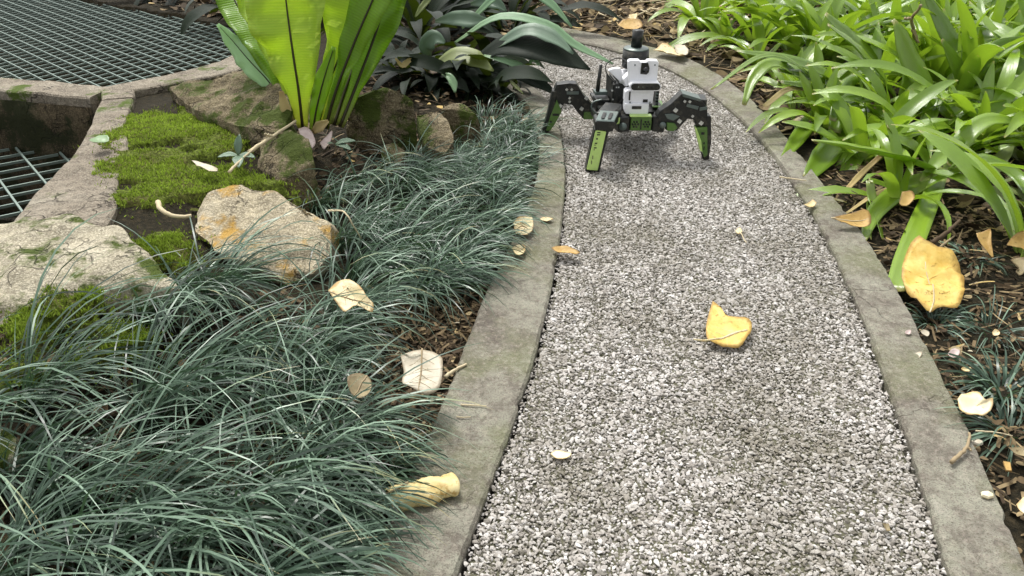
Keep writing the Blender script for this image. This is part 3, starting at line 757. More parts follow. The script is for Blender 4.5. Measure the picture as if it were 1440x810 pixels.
MARKS = [((20, 600), 'beside the small stone at the left picture edge'), ((20, 740), 'at the left picture edge near the bottom'), ((90, 820), 'in the bottom left corner'), ((130, 650), 'in the foreground right of the small edge stone'),
         ((230, 790), 'at the bottom edge left of centre in the bed'), ((230, 660), 'in the thick of the foreground grass'), ((340, 820), 'at the bottom edge midway to the kerb'), ((320, 690), 'in the foreground left of the rolled leaf'),
         ((450, 820), 'at the bottom edge beside the left kerb'), ((150, 545), 'below the mossy lip of the ledge rock'), ((240, 480), 'below the tip of the ledge rock'), ((320, 440), 'in front of the lichen boulder'), ((300, 560), 'midway between ledge rock and rolled leaf'),
         ((430, 480), 'below the cream leaf'), ((400, 560), 'left of the small tan leaf'), ((480, 600), 'between tan leaf and rolled leaf'), ((470, 700), 'left of the rolled leaf on the kerb'), ((540, 640), 'at the kerb above the rolled leaf'),
         ((460, 300), 'at the right shoulder of the lichen boulder'), ((480, 360), 'between lichen boulder and cream leaf'), ((540, 300), 'right of the lichen boulder in the upper bed'), ((540, 370), 'in the middle of the bed right of the boulder'), ((620, 300), 'by the upper kerb left of the veined leaf'),
         ((600, 380), 'by the kerb above the bare soil'), ((660, 350), 'spilling to the kerb at the small fallen leaves'), ((600, 430), 'at the upper end of the bare soil'), ((500, 430), 'just above the cream leaf'), ((690, 300), 'touching the kerb beside the dark veined leaf'),
         ((700, 190), 'beside the robot foot on the kerb'), ((660, 225), 'right of the upright brown stone'), ((720, 235), 'at the kerb below the robot foot'), ((600, 245), 'below the brown stones at the back')]
gs = 100
def tuft(px, py, z, region, n, length, az, lean, spread=0.05, wid=0.0036, erect=1.2, label=None, group=None, dry=0.05):
    global gs
    gs += 1
    p = P(px, py, z); p.z = gz(p.x, p.y)
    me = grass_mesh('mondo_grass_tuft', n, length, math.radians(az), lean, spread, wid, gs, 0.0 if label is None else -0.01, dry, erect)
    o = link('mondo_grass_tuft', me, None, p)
    l, g = (label, group)
    if label is None:
        mk = min(MARKS, key=lambda q: (q[0][0] - px) ** 2 + (1.3 * (q[0][1] - py)) ** 2)[1]
        l, g = 'mondo grass tuft ' + mk, 'mondo grass tufts ' + mk
    return tag(o, l, 'grass', g)

def R_(a, b): return R.uniform(a, b)
# foreground: long blades arching over to the right
def kerb_x(y):
    return min(lout, key=lambda q: abs(q.y - y)).x
def bed_tuft(px, py, region, n, L, az, lean, spread, wid, erect, over=0.035):
    p = P(px, py, 0.0); room = kerb_x(p.y) + over - p.x
    L = max(0.09, min(L, room / 0.62)) if room > 0 else 0.08
    return tuft(px, py, 0.0, region, n, L, az, lean, spread, wid, erect)
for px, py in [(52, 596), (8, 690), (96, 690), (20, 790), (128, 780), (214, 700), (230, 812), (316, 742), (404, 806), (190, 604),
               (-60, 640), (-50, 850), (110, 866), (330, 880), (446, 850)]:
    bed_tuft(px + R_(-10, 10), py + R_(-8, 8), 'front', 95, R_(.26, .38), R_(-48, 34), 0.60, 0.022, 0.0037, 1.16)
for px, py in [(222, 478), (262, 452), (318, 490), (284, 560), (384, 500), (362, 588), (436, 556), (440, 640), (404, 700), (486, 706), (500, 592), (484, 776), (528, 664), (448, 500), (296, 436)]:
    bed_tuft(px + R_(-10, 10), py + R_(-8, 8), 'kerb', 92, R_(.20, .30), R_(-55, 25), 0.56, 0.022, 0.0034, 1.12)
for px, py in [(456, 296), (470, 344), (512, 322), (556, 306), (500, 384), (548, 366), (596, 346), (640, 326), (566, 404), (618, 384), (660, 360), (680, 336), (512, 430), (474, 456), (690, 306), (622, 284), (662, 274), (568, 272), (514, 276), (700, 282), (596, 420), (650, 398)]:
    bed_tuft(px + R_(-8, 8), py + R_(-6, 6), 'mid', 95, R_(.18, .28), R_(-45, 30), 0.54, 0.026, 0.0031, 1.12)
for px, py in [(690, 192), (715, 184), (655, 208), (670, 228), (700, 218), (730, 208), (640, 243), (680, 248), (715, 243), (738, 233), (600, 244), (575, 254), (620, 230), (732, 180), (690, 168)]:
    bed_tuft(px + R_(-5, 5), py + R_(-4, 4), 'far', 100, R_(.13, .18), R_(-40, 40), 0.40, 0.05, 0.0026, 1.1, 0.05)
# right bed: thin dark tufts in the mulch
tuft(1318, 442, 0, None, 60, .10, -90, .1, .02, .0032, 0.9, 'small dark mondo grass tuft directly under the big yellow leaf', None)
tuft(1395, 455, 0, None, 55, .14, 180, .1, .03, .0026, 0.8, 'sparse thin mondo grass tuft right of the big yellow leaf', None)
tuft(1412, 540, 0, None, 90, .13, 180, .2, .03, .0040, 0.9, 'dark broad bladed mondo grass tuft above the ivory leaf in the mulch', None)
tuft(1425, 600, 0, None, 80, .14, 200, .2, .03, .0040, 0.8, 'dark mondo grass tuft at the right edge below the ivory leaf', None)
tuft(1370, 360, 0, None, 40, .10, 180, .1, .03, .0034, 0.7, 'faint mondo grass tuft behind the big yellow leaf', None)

# ================================================================== LEAFY PLANTS
def ribbon(path, widths, nseg=14, nac=5, cup=0.15, hint=None, wave=0.0, seed=0.0, twist=(0, 0), wavefreq=9):
    """leaf blade along a path: widths in metres base..tip; cup folds it along the midrib"""
    pts = catmull(path, nseg + 1); mb = MB()
    hint = Vector(hint) if hint is not None else Vector((0, 0, 1))
    for i, p in enumerate(pts):
        t = i / nseg
        d = (pts[min(i + 1, nseg)] - pts[max(i - 1, 0)]).normalized()
        side = d.cross(hint)
        if side.length < 1e-3: side = Vector((1, 0, 0))
        side.normalize(); nrm = side.cross(d).normalized()
        a = twist[0] * (1 - t) + twist[1] * t
        s2 = side * math.cos(a) + nrm * math.sin(a); n2 = nrm * math.cos(a) - side * math.sin(a)
        wd = interp(widths, t)
        for k in range(nac):
            u = k / (nac - 1) * 2 - 1
            q = p + s2 * (u * wd / 2) + n2 * (abs(u) * cup * wd)
            if wave: q += n2 * (wave * abs(u) * wd * mnoise.noise((t * wavefreq + seed, u * 1.3, seed)))
            mb.v.append(tuple(q)); mb.uv.append((k / (nac - 1), t))
    mb.f = [(i * nac + k, i * nac + k + 1, (i + 1) * nac + k + 1, (i + 1) * nac + k) for i in range(nseg) for k in range(nac - 1)]
    return mb, pts

def thicken(o, th=0.0008):
    m_ = o.modifiers.new('thickness', 'SOLIDIFY'); m_.thickness = th; m_.offset = 0
    return o

# ---- bird's nest fern
fb = P(440, 182, 0.09)
fern = empty('birds_nest_fern', fb, 'large bright lime green nest fern with broad upright fronds and dark midribs', 'fern')
def frond(path, widths, mat, rib=0.006, cup=0.10, hint=(0, -1, 0.15), wave=0.36, seed=0.0, twist=(0, 0)):
    pts = [Q(x, y, Y) for x, y, Y in path]
    ws = [wpx * pxm(max(0, path[min(len(path) - 1, int(i * (len(path) - 1) / max(1, len(widths) - 1)))][1]), pts[0].y) for i, wpx in enumerate(widths)]
    mb, cl = ribbon(pts, ws, 26, 9, cup, hint, wave, seed, twist)
    o = thicken(mb.build('frond', mat, fern, smooth=True), 0.001)
    t = MB(); n_ = len(cl)
    hv = Vector(hint).normalized()
    t.tube([p + hv * 0.0025 for p in cl[:-1]], [rib * (1 - 0.75 * i / n_) for i in range(n_ - 1)], 6)
    t.build('midrib', M_MIDRIB, o, smooth=True)
    return o
FY = fb.y
# back row first, then the broad bright ones in front
frond([(470, 176, FY), (488, 120, FY + .06), (518, 40, FY + .14), (540, -40, FY + .2), (560, -130, FY + .26)], [12, 16, 38, 60, 60, 20], M_FERN_DEEP, 0.0045, seed=1, twist=(0.2, 0.5))
frond([(478, 178, FY - .01), (504, 112, FY + .03), (532, 36, FY + .08), (552, -40, FY + .12), (574, -120, FY + .16)], [11, 18, 42, 58, 52, 16], M_FERN_DEEP, 0.0045, seed=2, twist=(-0.2, -0.3))
frond([(414, 168, FY + .03), (392, 110, FY + .08), (360, 50, FY + .16), (330, 0, FY + .24), (300, -60, FY + .32)], [12, 24, 44, 60, 56, 16], M_FERN_DEEP, 0.004, seed=3, twist=(-0.5, -0.7))
frond([(418, 172, FY + .02), (402, 110, FY + .04), (372, 40, FY + .10), (345, -20, FY + .16), (318, -90, FY + .2)], [12, 22, 40, 50, 46, 14], M_FERN, 0.004, seed=4, twist=(-0.6, -0.9))
frond([(396, 140, FY + .08), (376, 112, FY + .10), (350, 84, FY + .12), (328, 58, FY + .14), (306, 34, FY + .14)], [10, 22, 34, 36, 24, 5], M_FERN_PALE, 0.002, seed=5, twist=(0.0, 0.15))
frond([(448, 176, FY + .02), (462, 120, FY + .02), (484, 60, FY + .04), (500, -10, FY + .07), (512, -110, FY + .1)], [12, 18, 46, 80, 96, 30], M_FERN, 0.0035, seed=6, twist=(0.1, 0.1))
frond([(458, 180, FY - .02), (474, 124, FY - .02), (500, 56, FY), (530, -14, FY + .02), (568, -110, FY + .05)], [12, 15, 32, 54, 62, 20], M_FERN_DEEP, 0.0048, seed=7, twist=(0.35, 0.3))
frond([(426, 180, FY - .03), (420, 126, FY - .04), (411, 66, FY - .04), (402, -4, FY - .02), (392, -110, FY)], [13, 34, 76, 110, 126, 40], M_FERN, 0.0042, seed=8, twist=(-0.05, 0.05))
frond([(440, 184, FY - .04), (446, 150, FY - .05), (456, 110, FY - .05), (470, 66, FY - .04)], [10, 20, 24, 6], M_FERN_DEEP, 0.003, seed=9)
for pth in ([(396, 128), (402, 150), (412, 172)], [(440, 186), (452, 176), (462, 170)]):
    mb, _ = ribbon([Q(x, y, FY - .05) for x, y in pth], [0.012, 0.03, 0.008], 8, 5, 0.3, (0, -1, .2))
    thicken(mb.build('dead_frond', M_STRAP_TAN, fern, smooth=True))

# ---- plants built from shared strap leaves
def strap_mesh(name, L, wmax, e0, curl, mat, seed, shape=(0.60, 0.84, 0.98, 1.0, 0.97, 0.88, 0.62, 0.10), cup=0.16, sweep=0.3):
    r = random.Random(seed); pts = [Vector((0, 0, 0))]; S = 10; az = 0
    for k in range(S):
        t = (k + .5) / S; el = e0 - curl * t ** 1.3; az += r.gauss(0, .04) + sweep * 0.1 * (1 if seed % 2 else -1)
        pts.append(pts[-1] + Vector((math.cos(el) * math.cos(az), math.cos(el) * math.sin(az), math.sin(el))) * (L / S))
    mb, _ = ribbon(pts, [wmax * s_ for s_ in shape], 12, 5, cup, (0, 0, 1), 0.10, seed * 1.7, (r.uniform(-.25, .25), r.uniform(-.6, .6)))
    # thin solid blade: upper and lower skin in one light mesh
    n0 = len(mb.v); me = mb.mesh(name, mat, True)
    return me
STRAPS = [strap_mesh('leaf', R_(.28, .44), R_(.038, .054), R_(.60, 1.40), R_(.2, 1.7), M_STRAP, 40 + k) for k in range(16)]
STRAPS_LONG = [strap_mesh('leaf', R_(.38, .50), R_(.042, .058), R_(.9, 1.45), R_(.4, 1.8), M_STRAP, 70 + k) for k in range(8)]
DARKS = [strap_mesh('leaf', R_(.26, .42), R_(.05, .085), R_(.7, 1.35), R_(.7, 2.0), M_SHADE_LEAF, 90 + k, (0.12, 0.35, 0.85, 1.0, 0.8, 0.05), 0.10) for k in range(10)]
FINES = [strap_mesh('leaf', R_(.18, .30), R_(.008, .014), R_(.8, 1.4), R_(.6, 1.8), M_STRAP, 120 + k) for k in range(6)]

def rosette(name, base, n, pool, label, cat, group=None, sc_=(0.8, 1.1), az0=None, azr=3.14, tilt=0.25, seed=0, spread=0.02):
    r = random.Random(seed); g = empty(name, base, label, cat, group)
    for k in range(n):
        az = (2 * math.pi * k / n + r.uniform(-.4, .4)) if az0 is None else az0 + r.uniform(-azr, azr)
        o = link('leaf', r.choice(pool), g)
        o.rotation_euler = (r.gauss(0, tilt * .6), r.gauss(0, tilt), az)
        s_ = r.uniform(*sc_); o.scale = (s_, s_, s_)
        o.location = (math.cos(az) * r.uniform(0, spread), math.sin(az) * r.uniform(0, spread), 0)
    return g

def px_leaf(plant, path, widths_px, mat, name='leaf', cup=0.16, hint=(0, -.4, 1), twist=(0, 0), seed=0.0, wave=0.08, nac=5):
    pts = []
    for x, y, Y in path:
        q = Q(x, y, Y); g_ = gz(q.x, q.y)
        if q.z < g_ + 0.02: q = P(x, y, g_ + 0.02)
        pts.append(q)
    ws = [wp * pxm(path[len(path) // 2][1], pts[len(pts) // 2].y) for wp in widths_px]
    mb, _ = ribbon(pts, ws, 16, nac, cup, hint, wave, seed, twist)
    return thicken(mb.build(name, mat, plant, smooth=True), 0.0012)

def gp(x, y, z=0.0):
    p = P(x, y, z); p.z = gz(p.x, p.y); return p

# ---- right bed, front plant with individually placed long leaves
c1 = gp(1322, 262)
lily = empty('strap_leaf_lily', c1, 'front strap leaved plant with one long leaf drooping onto the big yellow leaf', 'plant', 'strap leaved plants in the right bed')
Y1 = c1.y
zc = lambda x, y, Y: (x, y, Y)
px_leaf(lily, [(1326, 236, Y1), (1306, 286, Y1 - .10), (1282, 344, Y1 - .24), (1258, 410, Y1 - .44)], [20, 26, 30, 31, 30, 24], M_STRAP, cup=.16, hint=(-.45, -.75, .5), seed=1)
px_leaf(lily, [(1322, 246, Y1), (1270, 226, Y1 - .06), (1205, 212, Y1 - .12), (1142, 198, Y1 - .16)], [18, 24, 26, 24, 20, 5], M_STRAP, cup=.30, hint=(0, .1, 1), seed=2)
px_leaf(lily, [(1322, 246, Y1 + .02), (1290, 212, Y1 + .04), (1255, 192, Y1 + .02), (1248, 178, Y1)], [16, 22, 26, 24, 6], M_STRAP, hint=(0, -.5, 1), seed=3)
px_leaf(lily, [(1330, 244, Y1 - .02), (1352, 214, Y1 - .10), (1344, 206, Y1 - .16), (1334, 232, Y1 - .24)], [18, 26, 30, 24, 6], M_STRAP, hint=(0, -.8, .6), seed=4, cup=.1)
px_leaf(lily, [(1320, 246, Y1 + .02), (1276, 262, Y1 + .02), (1230, 300, Y1 - .02), (1214, 338, Y1 - .1)], [18, 26, 28, 22, 8], M_STRAP, hint=(0, -.4, 1), seed=5)
px_leaf(lily, [(1300, 272, Y1 - .02), (1262, 266, Y1 - .06), (1222, 254, Y1 - .08)], [12, 14, 13, 10], M_STRAP, hint=(0, -.4, 1), seed=6)
px_leaf(lily, [(1222, 254, Y1 - .08), (1228, 290, Y1 - .12), (1240, 336, Y1 - .20)], [10, 16, 15, 6], M_STRAP, hint=(0, -1, .3), seed=7)
px_leaf(lily, [(1228, 258, Y1 - .02), (1220, 290, Y1 - .06), (1224, 336, Y1 - .14)], [6, 9, 9, 4], M_STRAP, hint=(0, -1, .3), seed=8)
px_leaf(lily, [(1336, 246, Y1), (1380, 226, Y1), (1430, 250, Y1 - .05), (1460, 300, Y1 - .1)], [18, 24, 24, 6], M_STRAP, seed=9)
px_leaf(lily, [(1332, 246, Y1 + .02), (1352, 200, Y1 + .06), (1390, 170, Y1 + .1), (1450, 176, Y1 + .1)], [18, 26, 24, 6], M_STRAP, seed=10)
px_leaf(lily, [(1318, 250, Y1 + .02), (1240, 270, Y1 + .02), (1190, 300, Y1)], [6, 8, 3], M_STRAP_TAN, name='dead_leaf', seed=11)
px_leaf(lily, [(1238, 220, Y1 + .06), (1212, 244, Y1 + .03), (1186, 272, Y1)], [7, 9, 5], M_STRAP_TAN, name='dead_leaf', seed=12)
# ---- second front plant, near the kerb
c2 = gp(1200, 160)
lily2 = empty('strap_leaf_lily', c2, 'strap leaved plant whose leaves arch over the right kerb beside the robot', 'plant', 'strap leaved plants in the right bed')
Y2 = c2.y
px_leaf(lily2, [(1205, 140, Y2), (1160, 106, Y2 - .04), (1110, 86, Y2 - .06), (1036, 72, Y2 - .06)], [18, 24, 24, 18, 5], M_STRAP, seed=21)
px_leaf(lily2, [(1205, 142, Y2), (1165, 120, Y2 - .05), (1130, 108, Y2 - .08), (1094, 100, Y2 - .1)], [18, 24, 26, 22, 8], M_STRAP, seed=22)
px_leaf(lily2, [(1204, 146, Y2), (1176, 134, Y2 - .04), (1140, 124, Y2 - .06), (1098, 116, Y2 - .08)], [16, 20, 22, 18, 6], M_STRAP, seed=23)
px_leaf(lily2, [(1198, 150, Y2), (1170, 150, Y2 - .06), (1140, 172, Y2 - .16), (1098, 228, Y2 - .32)], [16, 22, 24, 20, 6], M_STRAP, hint=(0, -.6, 1), seed=24)
px_leaf(lily2, [(1198, 156, Y2 - .02), (1178, 196, Y2 - .10), (1150, 232, Y2 - .20), (1134, 252, Y2 - .26)], [22, 34, 38, 36, 14], M_STRAP, hint=(0, -.6, 1), seed=25)
px_leaf(lily2, [(1190, 150, Y2), (1150, 142, Y2 - .02), (1116, 140, Y2 - .04)], [10, 10, 7], M_STRAP, seed=26)
px_leaf(lily2, [(1116, 140, Y2 - .04), (1114, 165, Y2 - .08), (1122, 192, Y2 - .14)], [7, 9, 5], M_STRAP, hint=(0, -1, .2), seed=27)
px_leaf(lily2, [(1208, 140, Y2), (1222, 90, Y2 + .03), (1186, 48, Y2 + .06), (1160, 20, Y2 + .08)], [18, 26, 30, 26, 8], M_STRAP, seed=28)
px_leaf(lily2, [(1212, 146, Y2 - .02), (1200, 120, Y2 - .08), (1180, 150, Y2 - .18), (1172, 186, Y2 - .26)], [16, 26, 26, 18], M_STRAP, hint=(0, -.8, .5), seed=29)
px_leaf(lily2, [(1190, 160, Y2), (1120, 92, Y2 - .1), (1070, 80, Y2 - .14), (1000, 126, Y2 - .3)], [5, 9, 10, 7, 3], M_STRAP, seed=30)
px_leaf(lily2, [(1150, 130, Y2 - .05), (1110, 126, Y2 - .1), (1075, 150, Y2 - .2)], [8, 10, 7], M_STRAP_TAN, name='dead_leaf', seed=31)
px_leaf(lily2, [(1150, 128, Y2 - .04), (1092, 90, Y2 - .1), (1060, 110, Y2 - .16), (1046, 148, Y2 - .24)], [10, 18, 20, 6], M_STRAP, hint=(0, -.6, 1), seed=32)
# ---- third, with long shining leaf
c3 = gp(1262, 176)
lily3 = empty('strap_leaf_lily', c3, 'upright strap leaved plant with a shining leaf behind the front plant', 'plant', 'strap leaved plants in the right bed')
Y3 = c3.y
px_leaf(lily3, [(1266, 150, Y3), (1232, 102, Y3 - .02), (1200, 66, Y3 - .03), (1164, 36, Y3 - .04)], [22, 30, 32, 26, 8], M_STRAP, hint=(0.2, -.3, 1), seed=41)
px_leaf(lily3, [(1280, 160, Y3), (1300, 130, Y3), (1276, 80, Y3 + .02), (1258, 30, Y3 + .04)], [18, 26, 28, 24, 6], M_STRAP, hint=(0, -1, .3), seed=42)
px_leaf(lily3, [(1266, 152, Y3), (1278, 100, Y3 + .02), (1270, 50, Y3 + .04), (1255, 28, Y3 + .06)], [18, 20, 16, 6], M_STRAP, hint=(0, -1, .3), seed=43)
px_leaf(lily3, [(1262, 156, Y3), (1240, 140, Y3 - .06), (1190, 144, Y3 - .14), (1170, 170, Y3 - .2)], [20, 28, 26, 10], M_STRAP, seed=44)
px_leaf(lily3, [(1272, 168, Y3 - .02), (1258, 210, Y3 - .06), (1290, 230, Y3 - .1)], [14, 22, 6], M_STRAP, hint=(0, -.8, .6), seed=45)
px_leaf(lily3, [(1270, 158, Y3), (1330, 150, Y3 - .02), (1400, 148, Y3 - .06), (1450, 160, Y3 - .1)], [16, 22, 24, 8], M_STRAP, seed=46)
c4 = gp(1372, 168)
lily4 = empty('strap_leaf_lily', c4, 'broad strap leaved plant at the right edge above the shaded hollow', 'plant', 'strap leaved plants in the right bed')
Y4 = c4.y
px_leaf(lily4, [(1372, 140, Y4), (1350, 108, Y4 - .03), (1336, 80, Y4 - .05), (1324, 56, Y4 - .06)], [20, 26, 26, 20, 5], M_STRAP, hint=(.3, -1, .5), seed=51)
px_leaf(lily4, [(1376, 140, Y4), (1384, 100, Y4), (1400, 70, Y4 + .02), (1446, 54, Y4 + .03)], [20, 26, 24, 8], M_STRAP, hint=(0, -1, .4), seed=52)
px_leaf(lily4, [(1380, 146, Y4 - .02), (1408, 108, Y4 - .04), (1424, 108, Y4 - .06), (1420, 146, Y4 - .12)], [18, 30, 32, 20], M_STRAP, hint=(0, -1, .2), seed=53)
px_leaf(lily4, [(1372, 142, Y4), (1352, 90, Y4 + .04), (1320, 30, Y4 + .08), (1300, -10, Y4 + .1)], [20, 26, 24, 8], M_STRAP, hint=(.2, -1, .4), seed=54)
px_leaf(lily4, [(1376, 142, Y4 - .02), (1400, 138, Y4 - .06), (1440, 152, Y4 - .12)], [12, 18, 16], M_STRAP, seed=55)

# ---- the other rosettes of the right bed
POS_LBL = {
    (1150, 70): 'strap leaved plant with orange dried heart behind the arching front plant',
    (1062, 46): 'bushy strap leaved plant nearest the far kerb above the robot leg',
    (990, 22): 'strap leaved plant at the far end of the right bed beside the dry litter',
    (1110, 24): 'strap leaved plant second from the litter along the top edge',
    (1215, 40): 'strap leaved plant at top centre of the right bed',
    (1290, 60): 'strap leaved plant beside the bare forked twig',
    (1345, 24): 'strap leaved plant along the top edge right of the twig',
    (1420, 40): 'strap leaved plant in the upper right corner',
    (1440, 110): 'strap leaved plant cut by the right picture edge above the hollow',
    (1240, 6): 'strap leaved plant at the very top behind the others',
    (1310, 120): 'strap leaved plant in the thick of the right bed',
    (1180, -10): 'strap leaved plant only partly in view at the top edge',
    (1440, 330): 'low strap leaved plant at the right edge level with the big yellow leaf',
}
for k, ((x, y), lb) in enumerate(POS_LBL.items()):
    n = 16 if y < 200 else 9
    rosette('strap_leaf_lily', gp(x, y + 22), n, STRAPS + STRAPS_LONG, lb, 'plant', 'strap leaved plants in the right bed', (0.85, 1.15), seed=300 + k)
for k, (x, y) in enumerate([(1060, -20), (1300, -25), (1400, -20), (960, -20), (1480, 20), (1500, 120), (1240, -40)]):
    rosette('strap_leaf_lily', gp(x, y + 15), 15, STRAPS + STRAPS_LONG, 'strap leaved plant in the dense back row at the upper right', 'plant', 'back row of strap leaved plants', (0.9, 1.2), seed=330 + k)

for k, (x, y, lb) in enumerate([(1066, 92, 'small strap leaved plant leaning over the far right kerb'), (1118, 132, 'small strap leaved plant just behind the right kerb level with the robot'), (1160, 186, 'strap leaved plant behind the right kerb below the arching one'), (1216, 226, 'strap leaved plant left of the front plant'), (1262, 282, 'low strap leaved plant just above the big yellow leaf'), (1290, 215, 'strap leaved plant directly behind the front plant'), (1020, 62, 'small strap leaved plant at the litter edge beside the far kerb'), (1222, 196, 'strap leaved plant at the kerb left of the dead tan strap'), (1340, 226, 'strap leaved plant hidden behind the crown of the front plant'), (1386, 208, 'strap leaved plant at the left rim of the shaded hollow'), (1246, 196, 'strap leaved plant in front of the brown dead leaf'), (1142, 156, 'small strap leaved plant between kerb and arching leaves')]):
    rosette('strap_leaf_lily', gp(x, y), 14 if y < 250 else 8, STRAPS, lb, 'plant', 'strap leaved plants in the right bed', (0.55, 0.80) if x < 1200 else (0.62, 0.92), seed=820 + k)
LMARKS = [((980, -40), 'at the top edge beside the dry litter'), ((1060, -40), 'in the back row at the top edge above the robot side'), ((1140, -40), 'in the back row at the top edge left of the forked twig'), ((1230, -40), 'in the back row just left of the forked twig'), ((1310, -40), 'in the back row just right of the forked twig'), ((1400, -40), 'in the back row near the upper right corner'), ((1480, -20), 'squeezed behind the others in the top right corner'),
          ((1030, 0), 'next to the litter in the second row'), ((1100, 10), 'in the second row left of the dried heart'), ((1170, 10), 'in the second row above the dried heart'), ((1250, 20), 'directly below the forked twig'), ((1330, 20), 'in the second row right of the forked twig'), ((1410, 20), 'in the second row near the right edge'), ((1480, 40), 'cut by the right edge in the upper corner'),
          ((1100, 60), 'crowded against the far kerb'), ((1170, 70), 'behind the leaves arching over the kerb'), ((1240, 80), 'behind the shining leaf'), ((1310, 80), 'left of the broad plant at the right edge'), ((1390, 80), 'behind the broad plant at the right edge'), ((1460, 90), 'at the right edge beside the broad plant'),
          ((1190, 115), 'at the foot of the plant arching over the kerb'), ((1260, 125), 'at the foot of the shining leaf'), ((1330, 130), 'between shining leaf and shaded hollow'), ((1410, 130), 'above the shaded hollow'), ((1470, 150), 'at the right edge above the shaded hollow'), ((1350, 190), 'just behind the front plant on its right'), ((1430, 195), 'overhanging the shaded hollow at the right')]
rk = random.Random(21); nro = 0
for row, (yy, x_first, step) in enumerate([(-52, 960, 70), (-30, 985, 66), (-8, 1010, 62), (16, 1040, 64), (42, 1080, 66), (70, 1120, 68), (100, 1176, 70), (134, 1226, 74), (172, 1330, 70), (206, 1372, 74)]):
    x = x_first + rk.uniform(-10, 10)
    while x < 1500:
        mk = min(LMARKS, key=lambda q: (q[0][0] - x) ** 2 + (2 * (q[0][1] - yy)) ** 2)[1]
        lb = ('strap leaved plant ' + mk, 'strap leaved plants ' + mk)
        rosette('strap_leaf_lily', gp(x, yy + rk.uniform(-8, 8)), rk.randint(11, 15), STRAPS + STRAPS_LONG, lb[0], 'plant', lb[1], (0.7, 1.1), seed=500 + nro); nro += 1
        x += step * rk.uniform(.85, 1.2)

LOWS = [strap_mesh('leaf', R_(.10, .16), R_(.035, .05), R_(.5, 1.0), R_(.5, 1.4), M_OLIVELEAF, 150 + k, (0.2, 0.7, 1.0, 0.95, 0.6, 0.06), 0.08) for k in range(4)]
for k, (x, y, lb) in enumerate([(1392, 262, 'low broad leaved green plant in the shaded hollow right of the front plant'), (1436, 228, 'low green plant at the right edge in the shaded hollow'), (1440, 296, 'low green plant at the right edge under the shaded hollow'), (1404, 208, 'low green plant at the back of the shaded hollow')]):
    rosette('low_plant', gp(x, y), 8, LOWS, lb, 'plant', None, (0.8, 1.2), seed=700 + k)

# ---- dark broad leaved plant between fern and robot
d1 = gp(650, 130)
dark = empty('broad_leaf_plant', d1, 'dark broad leaved plant overhanging the path behind the robot', 'plant')
YD = d1.y
px_leaf(dark, [(660, 92, YD), (706, 66, YD - .02), (760, 68, YD - .06), (830, 98, YD - .12)], [8, 30, 54, 46, 3], M_SHADE_LEAF, cup=.08, hint=(0, -.7, 1), seed=61)
px_leaf(dark, [(640, 60, YD + .1), (702, 24, YD + .06), (770, 36, YD + .02), (806, 62, YD - .02), (862, 90, YD - .06)], [4, 10, 15, 15, 13, 3], M_PALELEAF, cup=.10, hint=(0, -.7, 1), seed=62)
px_leaf(dark, [(650, 40, YD + .2), (720, -20, YD + .16), (770, 2, YD + .12), (804, 38, YD + .08)], [4, 14, 18, 3], M_PALELEAF, cup=.1, hint=(0, -.8, 1), seed=63)
px_leaf(dark, [(610, 92, YD), (640, 78, YD - .02), (668, 84, YD - .05), (694, 100, YD - .08)], [5, 26, 30, 3], M_OLIVELEAF, cup=.08, hint=(0, -.8, 1), seed=64)  # brownish-green highlight put into this leaf's colour
px_leaf(dark, [(680, 78, YD - .02), (710, 86, YD - .06), (732, 94, YD - .08), (754, 104, YD - .1)], [3, 9, 12, 2], M_PALELEAF, hint=(0, -.8, 1), seed=65)
px_leaf(dark, [(604, 82, YD), (600, 66, YD - .02), (612, 54, YD - .04), (626, 60, YD - .06)], [4, 22, 26, 4], M_GREYLEAF, hint=(0, -1, .4), seed=66)
px_leaf(dark, [(622, 104, YD - .08), (632, 108, YD - .1), (638, 118, YD - .12), (640, 130, YD - .14)], [3, 10, 12, 3], M_PALELEAF, hint=(0, -1, .5), seed=67)
px_leaf(dark, [(612, 30, YD + .2), (640, 26, YD + .18), (664, 28, YD + .14), (690, 30, YD + .12)], [4, 20, 24, 3], M_GREYLEAF, hint=(0, -1, .4), seed=68)
px_leaf(dark, [(662, 6, YD + .3), (684, 2, YD + .28), (700, 6, YD + .26), (712, 16, YD + .24)], [4, 18, 18, 3], M_GREYLEAF, hint=(0, -1, .4), seed=69)
px_leaf(dark, [(610, -10, YD + .2), (600, 2, YD + .18), (592, 12, YD + .16), (584, 24, YD + .14)], [3, 9, 8, 2], M_OLIVELEAF, hint=(0, -1, .4), seed=70)
px_leaf(dark, [(690, 100, YD - .04), (730, 106, YD - .08), (758, 118, YD - .12), (784, 134, YD - .16)], [6, 20, 22, 3], M_SHADE_LEAF, hint=(0, -.8, 1), seed=71)
px_leaf(dark, [(716, 106, YD - .06), (720, 116, YD - .1), (728, 124, YD - .13), (736, 132, YD - .16)], [2, 4, 5, 1], M_OLIVELEAF, hint=(0, -1, .4), seed=72)
px_leaf(dark, [(690, 70, YD), (740, 44, YD - .02), (780, 56, YD - .06), (806, 76, YD - .1)], [6, 22, 26, 3], M_GREYLEAF, hint=(0, -.7, 1), seed=73)
px_leaf(dark, [(744, 88, YD - .06), (752, 84, YD - .08), (758, 92, YD - .1)], [4, 7, 3], M_PALELEAF, hint=(0, -1, .4), seed=74)
px_leaf(dark, [(600, 100, YD - .05), (580, 84, YD - .07), (566, 92, YD - .1), (556, 82, YD - .12)], [1, 3, 9, 2], M_STRAP_TAN, name='dead_leaf', hint=(0, -1, .4), seed=75)
r = random.Random(5)
